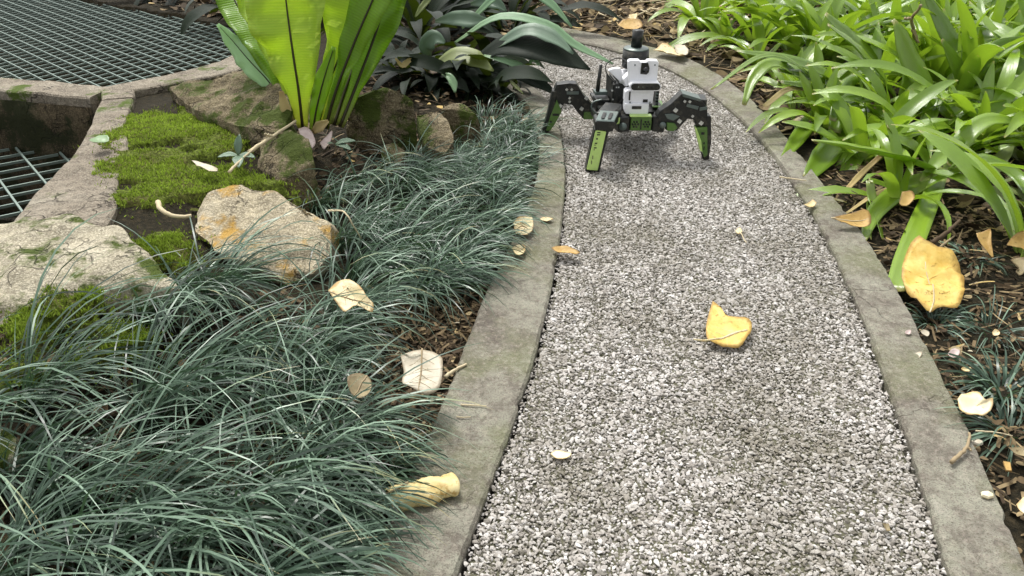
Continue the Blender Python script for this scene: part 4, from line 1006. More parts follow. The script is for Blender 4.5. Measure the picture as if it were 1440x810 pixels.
for k in range(72):
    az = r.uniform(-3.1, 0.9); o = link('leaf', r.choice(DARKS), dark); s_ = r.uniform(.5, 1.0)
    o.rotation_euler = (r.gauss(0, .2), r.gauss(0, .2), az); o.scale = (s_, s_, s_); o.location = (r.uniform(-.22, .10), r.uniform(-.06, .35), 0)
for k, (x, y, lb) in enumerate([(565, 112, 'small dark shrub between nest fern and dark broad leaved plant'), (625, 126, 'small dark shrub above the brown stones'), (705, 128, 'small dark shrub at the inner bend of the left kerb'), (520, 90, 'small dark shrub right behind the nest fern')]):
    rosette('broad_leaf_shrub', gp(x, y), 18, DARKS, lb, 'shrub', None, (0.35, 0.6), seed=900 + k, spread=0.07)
DL = ['dark broad leaved shrub behind the nest fern at the top edge', 'dark broad leaved shrub left of the litter at the top edge', 'added dark leafy shrub filling the shade beyond the upper tank grating', 'dark leafy shrub between upper tank and nest fern']
for k, (x, y, n) in enumerate([(590, 60, 30), (720, 40, 24), (270, 12, 26), (390, 50, 24)]):  # shrub beyond the tank is added to keep that ground dark
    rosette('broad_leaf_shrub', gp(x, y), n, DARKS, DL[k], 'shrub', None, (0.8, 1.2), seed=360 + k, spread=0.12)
for k, (x, y) in enumerate([(480, 30), (660, 10), (180, -12), (80, -20), (330, -6), (560, 10)]):  # back row added to fill the shade with dark leaves
    rosette('broad_leaf_shrub', gp(x, y), 24, DARKS, 'added dark broad leaved shrub in the shaded back row behind fern and tank', 'shrub', 'shaded back row shrubs', (0.9, 1.3), seed=380 + k, spread=0.15)

# ================================================================== LITTER
m = NT('litter'); at = m.n('ShaderNodeAttribute', attribute_name='tone').outputs['Fac']
col = m.ramp(at, [(0.0, srgb(52, 42, 30)), (0.3, srgb(92, 76, 54)), (0.6, srgb(142, 124, 92)), (0.82, srgb(186, 166, 124)), (0.93, srgb(206, 176, 108)), (1.0, srgb(214, 204, 176))])
nn = m.noise(150, 4); col = m.mix(m.math('MULTIPLY', nn, 0.5), col, srgb(80, 66, 46))
m.base(col); m.rough(0.8, 0.25); m.bump(nn, 0.4, 0.002); M_LITTER = m.m

def litter(name, label, poly_px, n, leaf_share, straw_len, leaf_len, tone, seed, z_up=0.0, tri=False):
    r = random.Random(seed); poly = [P(a, b, 0) for a, b in poly_px]
    x0, x1 = min(p.x for p in poly), max(p.x for p in poly); y0, y1 = min(p.y for p in poly), max(p.y for p in poly)
    xs = np.array([r.uniform(x0, x1) for _ in range(n * 4)]); ys = np.array([r.uniform(y0, y1) for _ in range(n * 4)])
    k = poly_in(xs, ys, poly) & ~poly_in(xs, ys, lout + rout[::-1]) & ~inpool_pt(xs, ys)
    V, Fq, T = [], [], []
    for x, y in list(zip(xs[k], ys[k]))[:n]:
        z = gz(x, y) + 0.003 + r.random() ** 2 * (0.014 + z_up); a = r.uniform(0, 6.28)
        ca_, sa_ = math.cos(a), math.sin(a); tn = min(1, max(0, r.gauss(tone, .26)))
        pitch = r.gauss(0, .22); roll = r.gauss(0, .6)
        if r.random() < leaf_share:
            L = r.uniform(*leaf_len); prof = (0.05, 0.36, 0.42, 0.30, 0.03); bend = r.uniform(-1.4, 1.4); wd = L * r.uniform(.5, 1.1)
        else:
            L = r.uniform(*straw_len); prof = (0.5, 0.55, 0.55, 0.5, 0.35); bend = r.uniform(-.5, .5); wd = r.uniform(.0018, .006)
        b = len(V)
        for i, pw in enumerate(prof):
            t = i / 4 - .5; lx = t * L; lz = bend * (t * t - .1) * L * .5 + math.sin(pitch) * lx
            for s_ in (-1, 1):
                ly = s_ * pw * wd; q = lz + s_ * math.sin(roll) * pw * wd * .8
                V.append((x + ca_ * lx - sa_ * ly * math.cos(roll), y + sa_ * lx + ca_ * ly * math.cos(roll), max(z + q, gz(x, y) + .001)))
                T.append(min(1, max(0, tn + r.uniform(-.06, .06))))
        Fq += [(b + 2 * i, b + 2 * i + 1, b + 2 * i + 3, b + 2 * i + 2) for i in range(4)]
    me = from_np(name, np.array(V), np.array(Fq), M_LITTER, smooth=True, attr={'tone': T})
    return tag(link(name, me), label, 'litter', kind='stuff')
def inpool_pt(x, y): return poly_in(x, y, [p + Vector((0.1, 0, 0)) for p in POOL])

litter('mulch', 'brown bark mulch and straw bits on the right bed soil', [(1110, 230), (1300, 180), (1560, 250), (1640, 880), (1440, 880), (1330, 540), (1200, 320)], 3400, .45, (.012, .05), (.006, .020), .34, 1)
litter('dry_litter', 'dense pale straw and dry leaf litter at the far end of the path', [(700, 50), (760, -15), (1040, -15), (1090, 60), (1180, 190), (1100, 190), (960, 70), (820, 40)], 2300, .42, (.05, .16), (.03, .075), .50, 2, 0.03)
litter('dry_litter', 'brown leaf litter under the strap leaved plants', [(1060, 40), (1240, -20), (1560, -20), (1600, 330), (1250, 330), (1130, 190)], 3000, .45, (.04, .14), (.02, .05), .30, 3, 0.02)  # tone lowered, putting the hollow's shade into the litter colour
litter('leaf_mould', 'dark leaf mould and fibres around the rocks below the nest fern', [(400, 170), (560, 110), (740, 130), (760, 180), (640, 230), (440, 300)], 1100, .5, (.02, .07), (.012, .03), .14, 4, 0.01)
litter('root_fibres', 'brown fibres and crumbs on the bare soil beside the left kerb', [(480, 400), (690, 400), (640, 560), (600, 660), (520, 690), (540, 560)], 1900, .25, (.010, .032), (.005, .014), .24, 5, 0.004)
litter('leaf_mould', 'dark leaf mould under the foreground mondo grass', [(-150, 480), (180, 480), (420, 400), (560, 560), (540, 700), (470, 860), (-150, 860)], 1500, .5, (.02, .06), (.012, .03), .08, 6, 0.004)
litter('leaf_mould', 'dark leaf mould behind the fern and the upper tank', [(230, 40), (420, 60), (760, 60), (760, -15), (100, -15)], 1200, .6, (.04, .12), (.03, .07), .16, 7, 0.01)

# ---- loose leaves one can pick out, each with its own outline and curl
def fallen_leaf(name, label, cat, outline, mat, z=0.012, lift=0.01, fold=0.0, fold_dir=0.0, vein=None, seed=0.0, curl=0.0, tilt=(0.0, 0.0), rings=6, crumple=0.006, th=0.0007, vein_mat=None, group=None, sub=3, vr=0.0016):
    """outline: photo points on the level z; raised towards rim (lift), folded (fold), tilted (dz/dx, dz/dy)"""
    mx_, my_ = sum(q[0] for q in outline) / len(outline), sum(q[1] for q in outline) / len(outline)
    c0 = P(mx_, my_, z)
    def PT(x, y):
        # where the line of sight meets the leaf's own tilted plane
        a, b = P(x, y, z), Vector((0, 0, CAM_H)); d = a - b
        den = d.z - tilt[0] * d.x - tilt[1] * d.y
        t = (z + tilt[0] * (b.x - c0.x) + tilt[1] * (b.y - c0.y) - b.z) / den
        q = b + d * t; return Vector((q.x, q.y, z))
    out = [PT(x, y) for x, y in outline]
    out = catmull(out + [out[0]], len(out) * sub + 1)[:-1]
    n = len(out); c = sum(out, Vector()) / n
    rad = max((p - c).length for p in out)
    mb = MB(); mb.v.append(tuple(c))
    fx, fy = math.cos(fold_dir), math.sin(fold_dir)
    def hz(p, t):
        d = p - c; s_ = (d.x * fx + d.y * fy) / rad
        return lift * t * t + fold * s_ * s_ * rad + curl * s_ * rad + tilt[0] * d.x + tilt[1] * d.y + crumple * mnoise.noise((p.x * 22 + seed, p.y * 22, seed)) * (0.4 + t) + crumple * .5 * mnoise.noise((p.x * 60 + seed, p.y * 60, seed))
    vs = [c.copy()]
    for k in range(1, rings + 1):
        t = k / rings
        for p in out:
            q = c.lerp(p, t); vs.append(q)
    zs = [hz(vs[0], 0)] + [hz(vs[1 + (k - 1) * n + i], k / rings) for k in range(1, rings + 1) for i in range(n)]
    lo = min(zs); base = gz(c.x, c.y) if not poly_in(np.array([c.x]), np.array([c.y]), lout + rout[::-1])[0] else 0.0
    vs = [Vector((v.x, v.y, z + h)) for v, h in zip(vs, zs)]
    fs = [(0, 1 + i, 1 + (i + 1) % n) for i in range(n)]
    for k in range(1, rings):
        o_ = 1 + (k - 1) * n
        fs += [(o_ + i, o_ + n + i, o_ + n + (i + 1) % n, o_ + (i + 1) % n) for i in range(n)]
    mb.v, mb.f = [tuple(v) for v in vs], fs
    root = empty(name, (c.x, c.y, z), label, cat, group)
    bl = thicken(mb.build('blade', mat, root, smooth=True), th)
    ra = bl.data.attributes.new('rim', 'FLOAT', 'POINT'); ra.data.foreach_set('value', np.array([0.0] + [k / rings for k in range(1, rings + 1) for _ in range(n)], dtype=np.float32))
    if vein:
        pts = [PT(x, y) for x, y in vein]; pts = catmull(pts, 12)
        pts = [Vector((p.x, p.y, z + hz(p, min(1, (p - c).length / rad)) + 0.0009)) for p in pts]
        MB().tube(pts, [vr * (1 - 0.5 * i / 12) for i in range(12)], 6).build('midrib', vein_mat or M_TWIG_PALE, root, smooth=True)
        if rad > 0.03:
            sv = MB()
            for k in range(2, 11, 2):
                for sg in (-1, 1):
                    d = (pts[min(k + 1, 11)] - pts[k - 1]).normalized(); lt = Vector((-d.y, d.x, 0)) * sg; L = 0
                    line = []
                    for j in range(8):
                        q = pts[k] + (lt * .9 + d * .55).normalized() * (rad * .8 * j / 7) + d * (rad * .1 * (j / 7) ** 2)
                        if not poly_in(np.array([q.x]), np.array([q.y]), out)[0]: break
                        line.append(Vector((q.x, q.y, z + hz(q, min(1, (q - Vector((c.x, c.y, q.z))).length / rad)) + .0005)))
                    if len(line) > 2: sv.tube(line, [.0007 * (1 - .6 * j / len(line)) for j in range(len(line))], 4)
            if sv.v: sv.build('side_veins', vein_mat or mat, root, smooth=True)
    return root

FL = fallen_leaf
FL('fallen_leaf', 'folded yellow leaf with a stalk lying on the gravel in the middle of the path', 'leaf',
   [(1002, 424), (1012, 432), (1022, 446), (1040, 448), (1055, 456), (1056, 468), (1048, 480), (1040, 488), (1022, 488), (1004, 485), (994, 482), (992, 466), (996, 444)], M_YELLOW, 0.015, 0.003, 0.16, 0.2, [(1050, 466), (1010, 478), (974, 491)], 1.0, 0.0, (0.0, 0.10), vein_mat=M_CREAM, vr=.0028)
FL('fallen_leaf', 'big round yellow leaf propped against the strap leaf at the right kerb', 'leaf',
   [(1290, 340), (1312, 348), (1340, 362), (1355, 384), (1354, 415), (1344, 436), (1322, 434), (1306, 441), (1288, 424), (1274, 406), (1268, 382), (1276, 352)], M_YELLOW, 0.036, 0.004, 0.10, 1.2, [(1306, 444), (1312, 420), (1300, 372)], 2.0, 0, (0.05, 0.35), crumple=.016)
FL('fallen_leaf', 'cream leaf with yellow stains lying on the mondo grass near the boulder', 'leaf',
   [(462, 412), (474, 400), (492, 398), (508, 408), (516, 422), (525, 430), (524, 440), (512, 436), (500, 432), (486, 440), (474, 428)], M_CREAM, 0.105, 0.004, 0.12, 1.0, [(463, 414), (492, 420), (522, 430)], 3.0, 0, (0.05, 0.25), vein_mat=M_TWIG)
FL('fallen_leaf', 'pale bleached square leaf resting on grass beside the bare soil', 'leaf',
   [(564, 508), (580, 500), (594, 498), (612, 500), (622, 508), (622, 530), (617, 548), (602, 556), (584, 552), (566, 542), (568, 524)], M_PALE, 0.085, 0.004, 0.10, 0.3, [(594, 496), (592, 526), (588, 556)], 4.0, 0, (0.0, 0.22), vein_mat=M_TWIG)
FL('fallen_leaf', 'small dull olive tan leaf sunk in the mondo grass', 'leaf',
   [(490, 540), (500, 530), (514, 527), (522, 536), (522, 552), (512, 562), (498, 562), (491, 554)], M_TAN, 0.10, 0.003, 0.1, 0.6, [(516, 528), (506, 545), (498, 562)], 5.0, 0, (0.1, 0.3), vein_mat=M_TWIG, crumple=.010)
FL('fallen_leaf', 'ivory leaf curled over on the mulch beside the right kerb', 'leaf',
   [(1344, 568), (1352, 558), (1366, 555), (1376, 558), (1382, 568), (1393, 566), (1394, 576), (1386, 586), (1374, 592), (1358, 592), (1348, 584)], M_IVORY, 0.022, 0.008, 0.2, 0.8, None, 6.0, 0, (0, .2), crumple=.010)
FL('fallen_leaf', 'small cream leaf with dark veins at the left kerb edge', 'leaf', [(722, 318), (732, 308), (746, 310), (750, 322), (742, 332), (726, 332)], M_CREAM, 0.022, 0.006, 0.15, 0.4, [(720, 330), (734, 318), (748, 326)], 7.0, vein_mat=M_TWIG)
FL('fallen_leaf', 'small pale crumpled leaf just below the dark veined one on the left kerb', 'leaf', [(720, 352), (728, 346), (738, 348), (737, 358), (726, 362)], M_CREAM, 0.020, 0.006, 0.2, 0.4, None, 8.0)
FL('fallen_leaf', 'narrow yellow leaf lying across the joint of left kerb and gravel', 'leaf', [(775, 352), (788, 348), (802, 350), (816, 356), (802, 359), (784, 358)], M_ORANGE, 0.018, 0.004, 0.15, 1.2, None, 9.0, sub=2)
FL('fallen_leaf', 'tiny yellow leaf on the left kerb above the others', 'leaf', [(758, 309), (766, 306), (778, 309), (770, 312)], M_CREAM, 0.016, 0.002, 0.1, 1.2, None, 10.0, sub=2)
FL('fallen_leaf', 'white scrap of leaf pressed into the gravel', 'leaf', [(774, 638), (782, 633), (794, 635), (804, 638), (796, 644), (782, 645)], M_IVORY, 0.006, 0.001, 0.0, 0, None, 11.0, crumple=.002)
FL('fallen_leaf', 'orange folded leaf on the soil behind the right kerb', 'leaf', [(1168, 310), (1190, 304), (1214, 298), (1224, 306), (1222, 320), (1204, 320), (1184, 316)], M_ORANGE, 0.03, 0.004, 0.3, 1.4, [(1168, 310), (1196, 311), (1224, 308)], 12.0, 0, (0, .4))
FL('fallen_leaf', 'pointed orange leaf standing in the shade above the big yellow leaf', 'leaf', [(1372, 330), (1384, 328), (1392, 324), (1393, 342), (1397, 364), (1388, 356), (1378, 344)], M_ORANGE, 0.04, 0.003, 0.2, 0.2, None, 13.0, 0, (0, .6))
FL('fallen_leaf', 'tan and orange leaf at the right edge in the shade', 'leaf', [(1414, 348), (1424, 334), (1440, 330), (1452, 338), (1450, 354), (1432, 352)], M_ORANGE, 0.04, 0.004, 0.15, 1.4, None, 14.0, 0, (0, .4))
FL('fallen_leaf', 'broken straw coloured leaf at the right edge right of the yellow leaf', 'leaf', [(1420, 368), (1430, 366), (1442, 370), (1440, 384), (1432, 392), (1426, 388), (1432, 378)], M_TAN, 0.03, 0.004, 0.1, 0.4, None, 15.0, 0, (0, .3))
FL('fallen_leaf', 'tan striped dead leaf in the hollow under the front plant', 'leaf', [(1344, 226), (1364, 230), (1384, 236), (1388, 250), (1370, 244), (1350, 238)], M_ORANGE, 0.06, 0.003, 0.2, 1.5, None, 16.0, 0, (0, .5))
FL('fallen_leaf', 'small gold leaf hanging in the litter below the front plant', 'leaf', [(1268, 272), (1282, 270), (1286, 280), (1276, 292), (1264, 290)], M_ORANGE, 0.05, 0.003, 0.1, 0.2, None, 17.0, 0, (0, .6))
FL('fallen_leaf', 'brown broad dead leaf behind the second front plant', 'leaf', [(1226, 136), (1244, 128), (1256, 138), (1254, 152), (1240, 158), (1226, 152)], M_BROWN, 0.08, 0.004, 0.1, 0.2, None, 18.0, 0, (0, .8))
FL('fallen_leaf', 'orange rounded dead leaf on the litter right behind the robot', 'leaf', [(868, 36), (880, 30), (898, 31), (904, 38), (896, 43), (880, 44)], M_ORANGE, 0.07, 0.006, 0.2, 1.4, None, 19.0, 0, (0, .3))
FL('fallen_leaf', 'long cream dead leaf curling above the far kerb', 'leaf', [(918, 74), (930, 68), (944, 70), (956, 76), (962, 84), (948, 80), (932, 75)], M_CREAM, 0.03, 0.006, 0.2, 1.3, None, 20.0)
FL('fallen_leaf', 'pale broken leaf in the litter beside the far kerb', 'leaf', [(948, 66), (958, 64), (968, 72), (964, 80), (952, 78)], M_PALE, 0.03, 0.006, 0.2, .3, None, 21.0)
FL('fallen_leaf', 'cream triangular leaf in the litter above the robot', 'leaf', [(884, 22), (896, 20), (894, 28), (888, 32)], M_CREAM, 0.06, 0.003, 0.1, .3, None, 22.0, 0, (0, .3), sub=2)
FL('fallen_leaf', 'grey pink lobed leaf leaning on the rock below the nest fern', 'leaf', [(420, 184), (430, 182), (440, 190), (444, 204), (436, 214), (424, 212), (414, 206), (422, 196)], M_PINK, 0.12, 0.004, 0.1, .6, None, 23.0, 0, (0, .6))
FL('fallen_leaf', 'pinkish curled leaf right of the lobed one below the fern', 'leaf', [(450, 204), (458, 194), (468, 188), (464, 204), (456, 214)], M_PINK, 0.10, 0.004, 0.2, .6, None, 24.0, 0, (0, .6))
FL('fallen_leaf', 'greenish narrow leaf lying on the moss beside the tank rim', 'leaf', [(126, 200), (136, 194), (150, 193), (154, 197), (142, 201), (130, 203)], M_PALELEAF, 0.13, 0.003, 0.1, 1.4, None, 25.0, sub=2)
FL('fallen_leaf', 'buff dead leaf on the moss above the lichen boulder', 'leaf', [(270, 228), (282, 230), (298, 234), (308, 240), (296, 242), (280, 236)], M_PALE, 0.115, 0.004, 0.2, 1.2, None, 26.0, sub=2)
FL('fallen_leaf', 'brown dead leaf lodged beneath the dark broad leaved plant', 'leaf', [(596, 80), (610, 84), (620, 96), (612, 106), (600, 100)], M_BROWN, 0.08, 0.004, 0.1, .3, None, 27.0)
FL('fallen_leaf', 'gold bark chip in the mulch near the right edge', 'bark chip', [(1410, 650), (1418, 648), (1423, 662), (1416, 666)], M_ORANGE, 0.012, 0.001, 0, 0, None, 28.0, th=.003, sub=1, crumple=.001)
FL('fallen_leaf', 'cream crescent leaf at the right edge near the bottom', 'leaf', [(1428, 712), (1438, 706), (1446, 716), (1446, 734), (1436, 728)], M_IVORY, 0.014, 0.004, 0.1, .4, None, 29.0)
FL('fallen_leaf', 'pale tan leaf at the right edge below the dark tufts', 'leaf', [(1416, 634), (1432, 630), (1448, 636), (1446, 644), (1428, 644)], M_TAN, 0.014, 0.004, 0.1, 1.4, None, 30.0)
FL('fallen_leaf', 'tiny amber leaf in the gravel near the bottom right', 'leaf', [(1240, 740), (1247, 738), (1252, 748), (1247, 753)], M_TAN, 0.008, 0.002, 0.1, .4, None, 31.0, sub=1)
FL('fallen_leaf', 'small cream leaf on the right kerb under the drooping leaf', 'leaf', [(1130, 290), (1142, 284), (1148, 287), (1140, 293)], M_CREAM, 0.018, 0.003, 0.1, 1.2, None, 32.0, sub=2)
FL('fallen_leaf', 'tiny cream bud scale with a stalk on the gravel', 'leaf', [(1034, 324), (1040, 320), (1044, 326), (1038, 331)], M_CREAM, 0.008, 0.002, 0.0, 0, [(1040, 328), (1045, 336), (1050, 342)], 33.0, sub=2)
r = random.Random(77)
for k, (x, y) in enumerate([(1282, 612), (1290, 500), (1342, 492), (1300, 470), (1358, 520), (1276, 470), (1340, 500), (1400, 470)]):
    w_ = r.uniform(4, 9)
    FL('fallen_leaf', 'small pale leaf fragment in the mulch beside the right kerb', 'leaf', [(x - w_, y), (x - 2, y - w_ * .6), (x + w_, y - 2), (x + w_ * .7, y + w_ * .5), (x - 3, y + w_ * .6)], r.choice([M_CREAM, M_PALE, M_TAN, M_PINK]), 0.012, 0.003, 0.2, r.uniform(0, 3), None, 40.0 + k, sub=2, group='leaf fragments in the mulch') if k else None

# rolled cream leaf on the left kerb
def rolled_leaf():
    a, b = P(545, 694, .03), P(640, 672, .032)
    root = empty('rolled_leaf', (a + b) / 2 - Vector((0, 0, .03)), 'cream yellow leaf rolled into a spindle on the left kerb', 'leaf')
    ax = (b - a).normalized(); up = Vector((0, 0, 1)); sd_ = ax.cross(up).normalized(); up = sd_.cross(ax)
    mb = MB(); NU, NV = 26, 26; L = (b - a).length
    for i in range(NU):
        t = i / (NU - 1); rr = 0.0200 * (0.70 + 0.45 * math.sin(math.pi * min(1, t * 0.70 + .16)))
        for j in range(NV):
            g = -1.9 + 7.4 * j / (NV - 1)
            q = rr * (1.10 - 0.13 * g) * (1 + .12 * mnoise.noise((t * 4, g, 1))) + .0030 * math.sin(t * 15 + g * 2.2) * (0.4 + 0.6 * t) + .0008 * math.sin(t * 60 - g * 3)
            p = a + ax * (t * L + 0.004 * math.sin(g * 1.5)) + sd_ * math.cos(g) * q + up * (math.sin(g) * q * .62 - 0.008)
            mb.v.append(tuple(p))
    mb.f = [(i * NV + j, i * NV + j + 1, (i + 1) * NV + j + 1, (i + 1) * NV + j) for i in range(NU - 1) for j in range(NV - 1)]
    thicken(mb.build('blade', M_STRAW, root, smooth=True), .0008)
    mb = MB()
    pts = [a - ax * .02 + up * .004, a, a + ax * .03 + up * .012]
    mb.tube(catmull(pts, 6), .0018, 6).build('stalk', M_TWIG, root, smooth=True)
rolled_leaf()

# ---- twigs and sticks
def twig(label, paths, mat, rad, cat='twig'):
    root = None
    for k, pts in enumerate(paths):
        q = [P(x, y, z) for x, y, z in pts]
        if root is None: root = empty('twig', q[0], label, cat)
        n = max(6, len(q) * 4); c = catmull(q, n)
        c = [p + Vector((mnoise.noise((i * .9, k, 1.)), mnoise.noise((i * .9, k, 5.)), mnoise.noise((i * .9, k, 9.)))) * rad * .5 for i, p in enumerate(c)]
        MB().tube(c, [rad * (1 - .45 * i / n) * (1 if k == 0 else .7) for i in range(n)], 7).build('stem' if k == 0 else 'branch', mat, root, smooth=True)
    return root
twig('pale forked twig lying across the right kerb edge', [[(1338, 650, .018), (1352, 637, .020), (1360, 628, .022), (1364, 610, .020)], [(1360, 628, .022), (1366, 634, .022)]], M_TWIG, .0034)
twig('straight stick leaning on the rock left of the nest fern', [[(350, 214, .125), (380, 194, .135), (416, 170, .15)], [(384, 192, .136), (372, 188, .15)]], M_TWIG_PALE, .0055)
twig('short pale stick rising from the moss seedling', [[(322, 242, .11), (340, 224, .12), (356, 210, .13)]], M_TWIG_PALE, .004)
twig('curved pale twig on the moss left of the lichen boulder', [[(222, 284, .12), (228, 296, .115), (246, 304, .11), (270, 304, .11)]], M_TWIG_PALE, .006)
twig('pale stick on the soil beside the pale square leaf', [[(626, 530, .012), (640, 520, .014), (656, 512, .014)]], M_TWIG_PALE, .0035)
twig('short stick in the soil at the left kerb above the rolled leaf', [[(562, 620, .014), (586, 614, .018), (604, 606, .018)]], M_TWIG, .003)
twig('straw stalk lying on the left kerb', [[(648, 569, .016), (668, 570, .016), (684, 571, .016)]], M_TWIG_PALE, .0015)
twig('second thinner straw on the left kerb below the first', [[(642, 586, .016), (652, 587, .016), (662, 586, .016)]], M_TWIG_PALE, .0012)
twig('thin straw stalk crossing the right kerb joint', [[(1096, 249, .018), (1112, 251, .018), (1134, 254, .020)]], M_TWIG_PALE, .0022)
twig('bare forked twig standing among the strap leaves at upper right', [[(1288, 66, .16), (1284, 40, .26), (1282, 26, .30), (1296, 8, .36)], [(1282, 26, .30), (1272, 26, .32)], [(1284, 40, .26), (1292, 60, .22)]], M_TWIG, .007)
twig('brown stick leaning in the shade above the big yellow leaf', [[(1310, 342, .03), (1330, 328, .05), (1350, 310, .07)]], M_TWIG_DARK, .006)
twig('grey thin stick beside the brown one above the big yellow leaf', [[(1322, 348, .03), (1334, 338, .04), (1342, 332, .04)]], M_TWIG, .003)
twig('fine straw on the mulch right of the forked twig', [[(1372, 606, .012), (1400, 608, .014), (1424, 613, .014)]], M_TWIG_PALE, .0015)
twig('pale curling dry stalk in the mondo grass beside the lichen boulder', [[(462, 296, .08), (484, 298, .13), (496, 316, .11), (508, 336, .06)]], M_TWIG_PALE, .0022)
rs = random.Random(9)
for k in range(18):
    x, y = rs.uniform(800, 1000), rs.uniform(2, 60)
    if y > 20 + (x - 800) * .2: y = rs.uniform(2, 22)
    a = rs.uniform(-1, 1); L = rs.uniform(14, 40)
    twig('pale straw stalk in the far litter heap above the robot', [[(x, y, .04), (x + L * .5 * math.cos(a), y + L * .3 * math.sin(a), .05), (x + L * math.cos(a), y + L * .6 * math.sin(a), .035)]], M_TWIG_PALE, .0035)['group'] = 'straw stalks in the far litter'

# white pebbles / petals on the kerb and mulch
def pebble(label, x, y, r_, mat, z=.016):
    p = P(x, y, z)
    pts = [p + Vector((math.sin(a) * math.cos(b) * r_ * 1.3, math.sin(a) * math.sin(b) * r_, math.cos(a) * r_ * .7)) for a in (0.3, 1.0, 1.6, 2.2, 2.9) for b in (0, 1.1, 2.3, 3.4, 4.6, 5.6)]
    hull_rock('pebble', pts, mat, label, cuts=1, amp=r_ * .15, seed=x, cat='pebble')
pebble('white petal-like pebble on the right kerb near the bottom', 1388, 696, .007, M_IVORY)
pebble('round pale pebble in the mulch beside the forked twig', 1374, 622, .007, M_PALE, .008)

# ---- two seedlings below the fern
def seedling(x, y, z, leaves, label):
    b = gp(x, y, z); b.z = max(b.z, z - .02)
    root = empty('seedling', b, label, 'seedling')
    MB().tube([b, b + Vector((0, 0, .03))], .002, 6).build('stem', M_TWIG, root, smooth=True)
    for k, (dx, dy, L, wd, e) in enumerate(leaves):
        az = math.atan2(dy, dx); d = Vector((math.cos(az), math.sin(az), 0)); t = b + Vector((0, 0, .03))
        pts = [t, t + d * L * .5 * math.cos(e) + Vector((0, 0, L * .5 * math.sin(e))), t + d * L * math.cos(e) + Vector((0, 0, L * (math.sin(e) - .15)))]
        mb, _ = ribbon(pts, [.003, wd * .8, wd, wd * .75, .002], 10, 5, .12, (0, -.2, 1), .1, k)
        thicken(mb.build('leaf', M_GREYLEAF, root, smooth=True))
seedling(336, 224, .11, [(-1, -.1, .05, .022, .1), (1, -.2, .045, .022, .1), (.3, -1, .06, .028, 0), (.1, .4, .06, .022, 1.2)], 'grey green four leaved seedling on the moss by the pale stick')
seedling(472, 208, .09, [(1, .2, .055, .024, .25), (1, -.5, .05, .02, 0), (-.4, -.6, .03, .012, .5)], 'grey green seedling with paired leaves below the nest fern')

# ================================================================== THE ROBOT
ro = P(888, 205, 0.0)
robot = empty('hexapod_robot', (ro.x, ro.y, 0.0), 'black and lime green six-legged robot with white camera tower standing on the path', 'robot')

def plate(name, pts, Y, depth, mat, parent, bevel=0.0012):
    """cut sheet part: outline read on the upright plane Y, real thickness behind it"""
    o3 = [Q(x, y, Y) for x, y in pts]
    return MB().prism(o3, (0, depth, 0)).build(name, mat, parent, bevel=bevel)

def qbox(name, x0, y0, x1, y1, Y, depth, mat, parent, yaw=0.0, bevel=0.0015):
    a, b = Q(x0, y1, Y), Q(x1, y0, Y); c = (a + b) / 2 + Vector((0, depth / 2, 0))
    m3 = Matrix.Rotation(yaw, 3, 'Z')
    return MB().box(c, (abs(b.x - a.x), depth, abs(b.z - a.z)), m3).build(name, mat, parent, bevel=bevel)

def rod(name, pts, rad, mat, parent, n=10):
    return MB().tube(pts, rad, n).build(name, mat, parent, smooth=n > 8)

def bolts(leg, spots, Y, s=4.0):
    for x, y in spots:
        c = Q(x, y, Y - 0.002); k = s * pxm(y, Y) / 2
        m3 = Matrix.Rotation(0.6, 3, 'Y')
        MB().box(c, (k * 2, .004, k * 2), m3).build('bolt', M_RSILVER, leg)

# chassis
YB = 2.135
qbox('chassis', 868, 164, 934, 184, YB + .012, .20, M_RBLACK, robot, 0.0, .004)
qbox('deck_plate', 842, 158, 930, 162, YB + .03, .20, M_RBLACK, robot, 0.10, .001)
gp_ = qbox('front_panel', 886, 165, 917, 184, YB - .004, .014, M_RGREEN_D, robot, 0.0, .002)
for cx_, cy_ in ((893.5, 175), (909.5, 175)):
    c = Q(cx_, cy_, YB - .006)
    for k in range(6):
        a = k * math.pi / 3
        p = c + Vector((math.cos(a) * .008, 0, math.sin(a) * .008))
        rod('vent_hole', [p, p + Vector((0, .004, 0))], .0028, M_RBLACK, gp_, 10)
    rod('vent_hole', [c, c + Vector((0, .004, 0))], .0028, M_RBLACK, gp_, 10)
qbox('vent_slot', 900, 168, 903, 182, YB - .0065, .004, M_RBLACK, gp_, 0, 0)
qbox('trim', 886, 163, 917, 165, YB - .008, .02, M_RGREEN, robot)
qbox('hip_servo', 866, 165, 884, 186, YB - .008, .05, M_RBLACK, robot, 0.2, .003)
qbox('hip_servo', 919, 164, 938, 186, YB - .008, .05, M_RBLACK, robot, -0.2, .003)
qbox('hip_servo', 834, 158, 856, 168, 2.22, .05, M_RBLACK, robot, 0.2, .003)
qbox('hip_servo', 916, 148, 930, 160, 2.19, .05, M_RBLACK, robot, 0.1, .003)
qbox('bracket', 864, 166, 871, 175, YB - .014, .02, M_RGREEN, robot, 0.3)
rod('servo_horn', [Q(876, 178, YB - .022), Q(876, 178, YB - .008)], .011, M_RGREY, robot, 14)
rod('servo_horn', [Q(932, 176, YB - .022), Q(932, 176, YB - .008)], .009, M_RGREY, robot, 14)
qbox('bracket', 927, 157, 938, 163, YB, .03, M_RGREY, robot, -0.4)
qbox('bracket', 919, 150, 934, 152, 2.18, .06, M_RGREEN_D, robot, -0.1)
qbox('bracket', 840, 150, 862, 153, 2.22, .06, M_RGREY, robot, 0.1)
